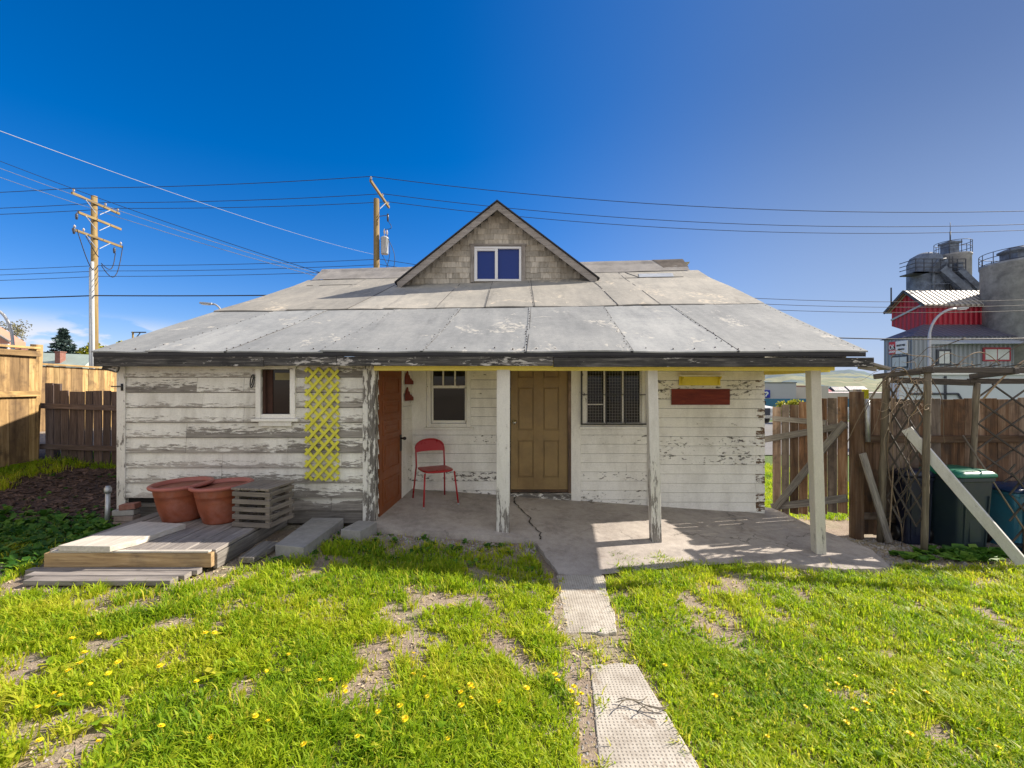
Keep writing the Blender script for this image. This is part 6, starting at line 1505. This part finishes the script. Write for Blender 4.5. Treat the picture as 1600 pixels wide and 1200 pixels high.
def rosettes(name, spots, mat, lab, lmin=.06, lmax=.16, seed=2, per=9, w=.22, up=(.25, 1.1)):
    g = random.Random(seed); mb = MB()
    for (x, y) in spots:
        z = gz(x, y); s = g.uniform(.6, 1.3)
        for k in range(per):
            a = g.uniform(0, 6.28); L_ = g.uniform(lmin, lmax) * s; e = g.uniform(*up)
            d = Vector((math.cos(a) * math.cos(e), math.sin(a) * math.cos(e), math.sin(e))); sd = Vector((-math.sin(a), math.cos(a), 0)) * L_ * w
            b = Vector((x + g.uniform(-.02, .02), y + g.uniform(-.02, .02), z)); m1 = b + d * L_ * .45; m2 = b + d * L_ * .8 - Vector((0, 0, L_ * .12)); tp = b + d * L_ * .98 - Vector((0, 0, L_ * .3))
            mb.add([b, m1 - sd, m1 + sd, m2 - sd * .9, m2 + sd * .9, tp], [(0, 2, 1), (1, 2, 4, 3), (3, 4, 5)])
    return mb.build(name, M[mat], kind='stuff', label=lab, cat='weeds')
g = random.Random(11)
sp = []
while len(sp) < 620:
    x = g.uniform(-6.8, -4.3); y = g.uniform(4.0, 5.5)
    if (y < 4.3 + .4 * (x + 6.8) / 2.5 * 0) and g.random() < .6: continue
    if y > 5.2 and g.random() < .75: continue
    if y < 3.98 + .5 * max(0, (-5.2 - x)) : continue
    sp.append((x, y))
rosettes('weed_bed', sp, 'weed', 'dark green broad leaved weeds left of the plank platform', .06, .15, 2, 9, .17)
sp = [(g.uniform(-7.6, -4.8), g.uniform(5.3, 7.0)) for _ in range(45)]
rosettes('mulch_weeds', sp, 'weed', 'scattered small weeds sprouting through the bark mulch', .03, .08, 3, 6)
sp = [(g.gauss(5.55, .16), g.gauss(5.52, .07)) for _ in range(40)] + [(g.uniform(4.6, 6.6), g.uniform(5.35, 5.7)) for _ in range(40)]
rosettes('bin_weeds', sp, 'weed', 'clump of round leaved weeds at the foot of the green lidded bin', .06, .15, 4, 9, .38, (.5, 1.3))
sp = [(g.uniform(-2.4, .2), g.uniform(4.2, 5.05)) for _ in range(70)] + [(-1.93, 5.22)] * 3
rosettes('shade_weeds', sp, 'weed', 'low weeds in the shade in front of the porch slab', .03, .09, 5, 8)
sp = [(g.uniform(-3.6, 4.2), g.uniform(2.0, 4.4)) for _ in range(240)]
sp = [s for s in sp if lawn_density(np.array([s[0]]), np.array([s[1]]))[0] > .25]
rosettes('lawn_weeds', sp, 'grass', 'broad leaved dandelion rosettes in the lawn', .05, .12, 6, 9, .16, (.15, .8))

def chips(name, spots, mat, lab, smin, smax, seed, kind_='pebble', cat='gravel'):
    g = random.Random(seed); mb = MB()
    for (x, y) in spots:
        z = max(gz(x, y), zslab(x, y) if (kind_ == 'slab') else -9)
        s = g.uniform(smin, smax); Rm = Euler((g.uniform(-.4, .4), g.uniform(-.4, .4), g.uniform(0, 6.28))).to_matrix()
        if kind_ == 'chip': mb.obox((x, y, z + .006), (s * g.uniform(1.2, 3.2), s * .7, s * .14), Rm)
        else:
            b = [(1, 0, 0), (.4, .8, .1), (-.5, .75, -.1), (-1, -.1, .1), (-.4, -.8, 0), (.6, -.7, .1)]
            P_ = [Vector(q) * s for q in b]; P_ = [Rm @ Vector((q.x * g.uniform(.8, 1.2), q.y, q.z)) + Vector((x, y, z)) for q in P_]; tp = Vector((x, y, z + s * g.uniform(.5, .9)))
            mb.add(P_ + [tp], [(i, (i + 1) % 6, 6) for i in range(6)])
    return mb.build(name, M[mat], kind='stuff', label=lab, cat=cat)
chips('bark_mulch', [(-4.7 - 3.0 * g.random(), 5.3 + 2.2 * g.random()) for _ in range(2600)], 'mulch', 'dark bark mulch in front of the picket gate', .018, .045, 1, 'chip', 'mulch')
chips('gravel', [(g.uniform(4.1, 7.6), g.uniform(5.05, 6.15)) for _ in range(3600)], 'pebble', 'grey gravel under the arbor and bins', .008, .022, 2)
chips('gravel', [(g.uniform(-6.2, -4.25), g.uniform(3.75, 4.15)) for _ in range(1100)] + [(g.uniform(-2.3, .3), g.gauss(4.98, .12)) for _ in range(1300)], 'pebble', 'grey gravel along the platform and the porch slab edge', .006, .018, 3)
sp = []
while len(sp) < 900:
    x = g.uniform(.0, 1.4); y = g.uniform(1.8, 4.4)
    if abs(abs(x - .66) - .33) < .16: sp.append((x, y))
chips('path_stones', sp + [(g.uniform(-3.8, 4.2), g.uniform(1.8, 4.2)) for _ in range(900)], 'pebble', 'small stones and crumbs of earth along the garden path', .004, .013, 4)

sp = []
while len(sp) < 6500:
    x = g.uniform(-4.6, 4.3); y = g.uniform(1.75, 4.9)
    if lawn_density(np.array([x]), np.array([y]))[0] < .5 and not inpoly(np.array([x]), np.array([y]), SLAB)[0]: sp.append((x, y))
chips('soil_crumbs', sp, 'crumb', 'crumbs of dry earth and bits of straw on the bare patches of the lawn', .003, .011, 8)
chips('straw', sp[:1500], 'straw', 'dead straw scattered on the bare patches of the lawn', .006, .016, 9, 'chip', 'straw')
# dandelions, each a flower of its own
def dandelion(name='dandelion'):
    t = thing(name, (0, 0, 0), 'yellow dandelion', 'flower')
    mb = MB(); mb.tube([(0, 0, 0), (.1, 0, 1.8), (0, 0, 3.2)], .09, 5); st = mb.build('stem', M['stem'], t)
    mb = MB()
    for ring_, (n, L_, e) in enumerate(((16, 1.0, .12), (14, .8, .5), (10, .55, .95))):
        for k in range(n):
            a = 2 * math.pi * (k + .5 * ring_) / n; d = Vector((math.cos(a) * math.cos(e), math.sin(a) * math.cos(e), math.sin(e))); sd = Vector((-math.sin(a), math.cos(a), 0)) * .15
            mb.add([Vector((0, 0, 3.2)), Vector((0, 0, 3.2)) + d * L_ * .6 - sd, Vector((0, 0, 3.2)) + d * L_, Vector((0, 0, 3.2)) + d * L_ * .6 + sd], [(0, 1, 2, 3)])
    mb.build('flower_head', M['dandelion'], t)
    return t
def copy_thing(r):
    c = r.copy(); COL.objects.link(c)
    for ch in r.children:
        d = ch.copy(); COL.objects.link(d); d.parent = c
    return c
DL = [(37, 846), (20, 850), (95, 1090), (88, 1083), (60, 1103), (122, 1036), (133, 1032), (130, 1024), (112, 1049), (140, 1066), (155, 988), (187, 1038), (168, 1053), (250, 1046), (306, 1068), (320, 994), (333, 990), (415, 1045), (515, 1062), (502, 1066), (540, 1078), (393, 1122), (453, 1023), (648, 1021), (662, 1057), (644, 1056), (539, 1078), (669, 1089), (626, 1108), (635, 1124), (595, 1114), (724, 1083), (737, 1075), (732, 1091), (740, 1077), (725, 1107), (785, 1097), (820, 1079), (868, 1058), (869, 1066), (908, 1089), (897, 1076), (888, 1084), (900, 1101), (110, 1003), (255, 905), (420, 1130), (245, 1140), (700, 1150), (560, 1152), (330, 1150), (150, 1160), (480, 1165), (60, 1160),
      (1283, 1033), (1298, 1082), (1325, 1079), (1335, 1057), (1350, 1103), (1338, 1115), (1305, 1068), (1400, 1082), (1445, 1085), (1392, 1083), (1455, 1097), (1490, 1006), (1522, 1020), (1482, 1028), (1570, 1036), (1580, 1005), (1564, 1028), (1586, 1076), (1310, 1030), (1364, 1115), (1038, 1042), (1118, 1093), (1318, 1127), (1255, 1100), (1200, 1150), (1420, 1150), (1530, 1140), (1560, 1170)]
proto = dandelion(); first = True
for (px, py) in DL:
    # ray to lawn
    D = 3.0
    for _ in range(12): x = (px - 800) / F * D; D = (EYE - gz(x, D) - .05) * F / (py - HZ)
    x = (px - 800) / F * D
    if -.5 < x < 0.0 and False: continue
    o = proto if first else copy_thing(proto); first = False
    s = rng.uniform(.013, .023); o.location = (x, D, gz(x, D))
    o.scale = (s, s, s); o.rotation_euler = (rng.uniform(-.3, .1), rng.uniform(-.25, .25), rng.uniform(0, 6))
    lf = x < .62
    o['label'] = 'yellow dandelion in the lawn left of the concrete path' if lf else 'yellow dandelion in the lawn right of the concrete path'
    o['group'] = 'dandelions left of the path' if lf else 'dandelions right of the path'
# twigs on the path
mb = MB()
for (a, b) in (((.50, 2.62), (.78, 2.60)), ((.52, 2.66), (.74, 2.56)), ((.50, 2.58), (.70, 2.70)), ((.60, 2.55), (.80, 2.63))):
    a3 = Vector((a[0] + .1, a[1], z2 + .012 + .02 * rng.random())); b3 = Vector((b[0] + .1, b[1], z2 + .02)); mb.tube([a3.lerp(b3, k / 6) + Vector((0, .02 * math.sin(k * .9), .008 * math.sin(k))) for k in range(7)], .0028, 5)
mb.build('twigs', M['arborpost'], label='small tangle of dry twigs lying on the front path slab', cat='twigs')
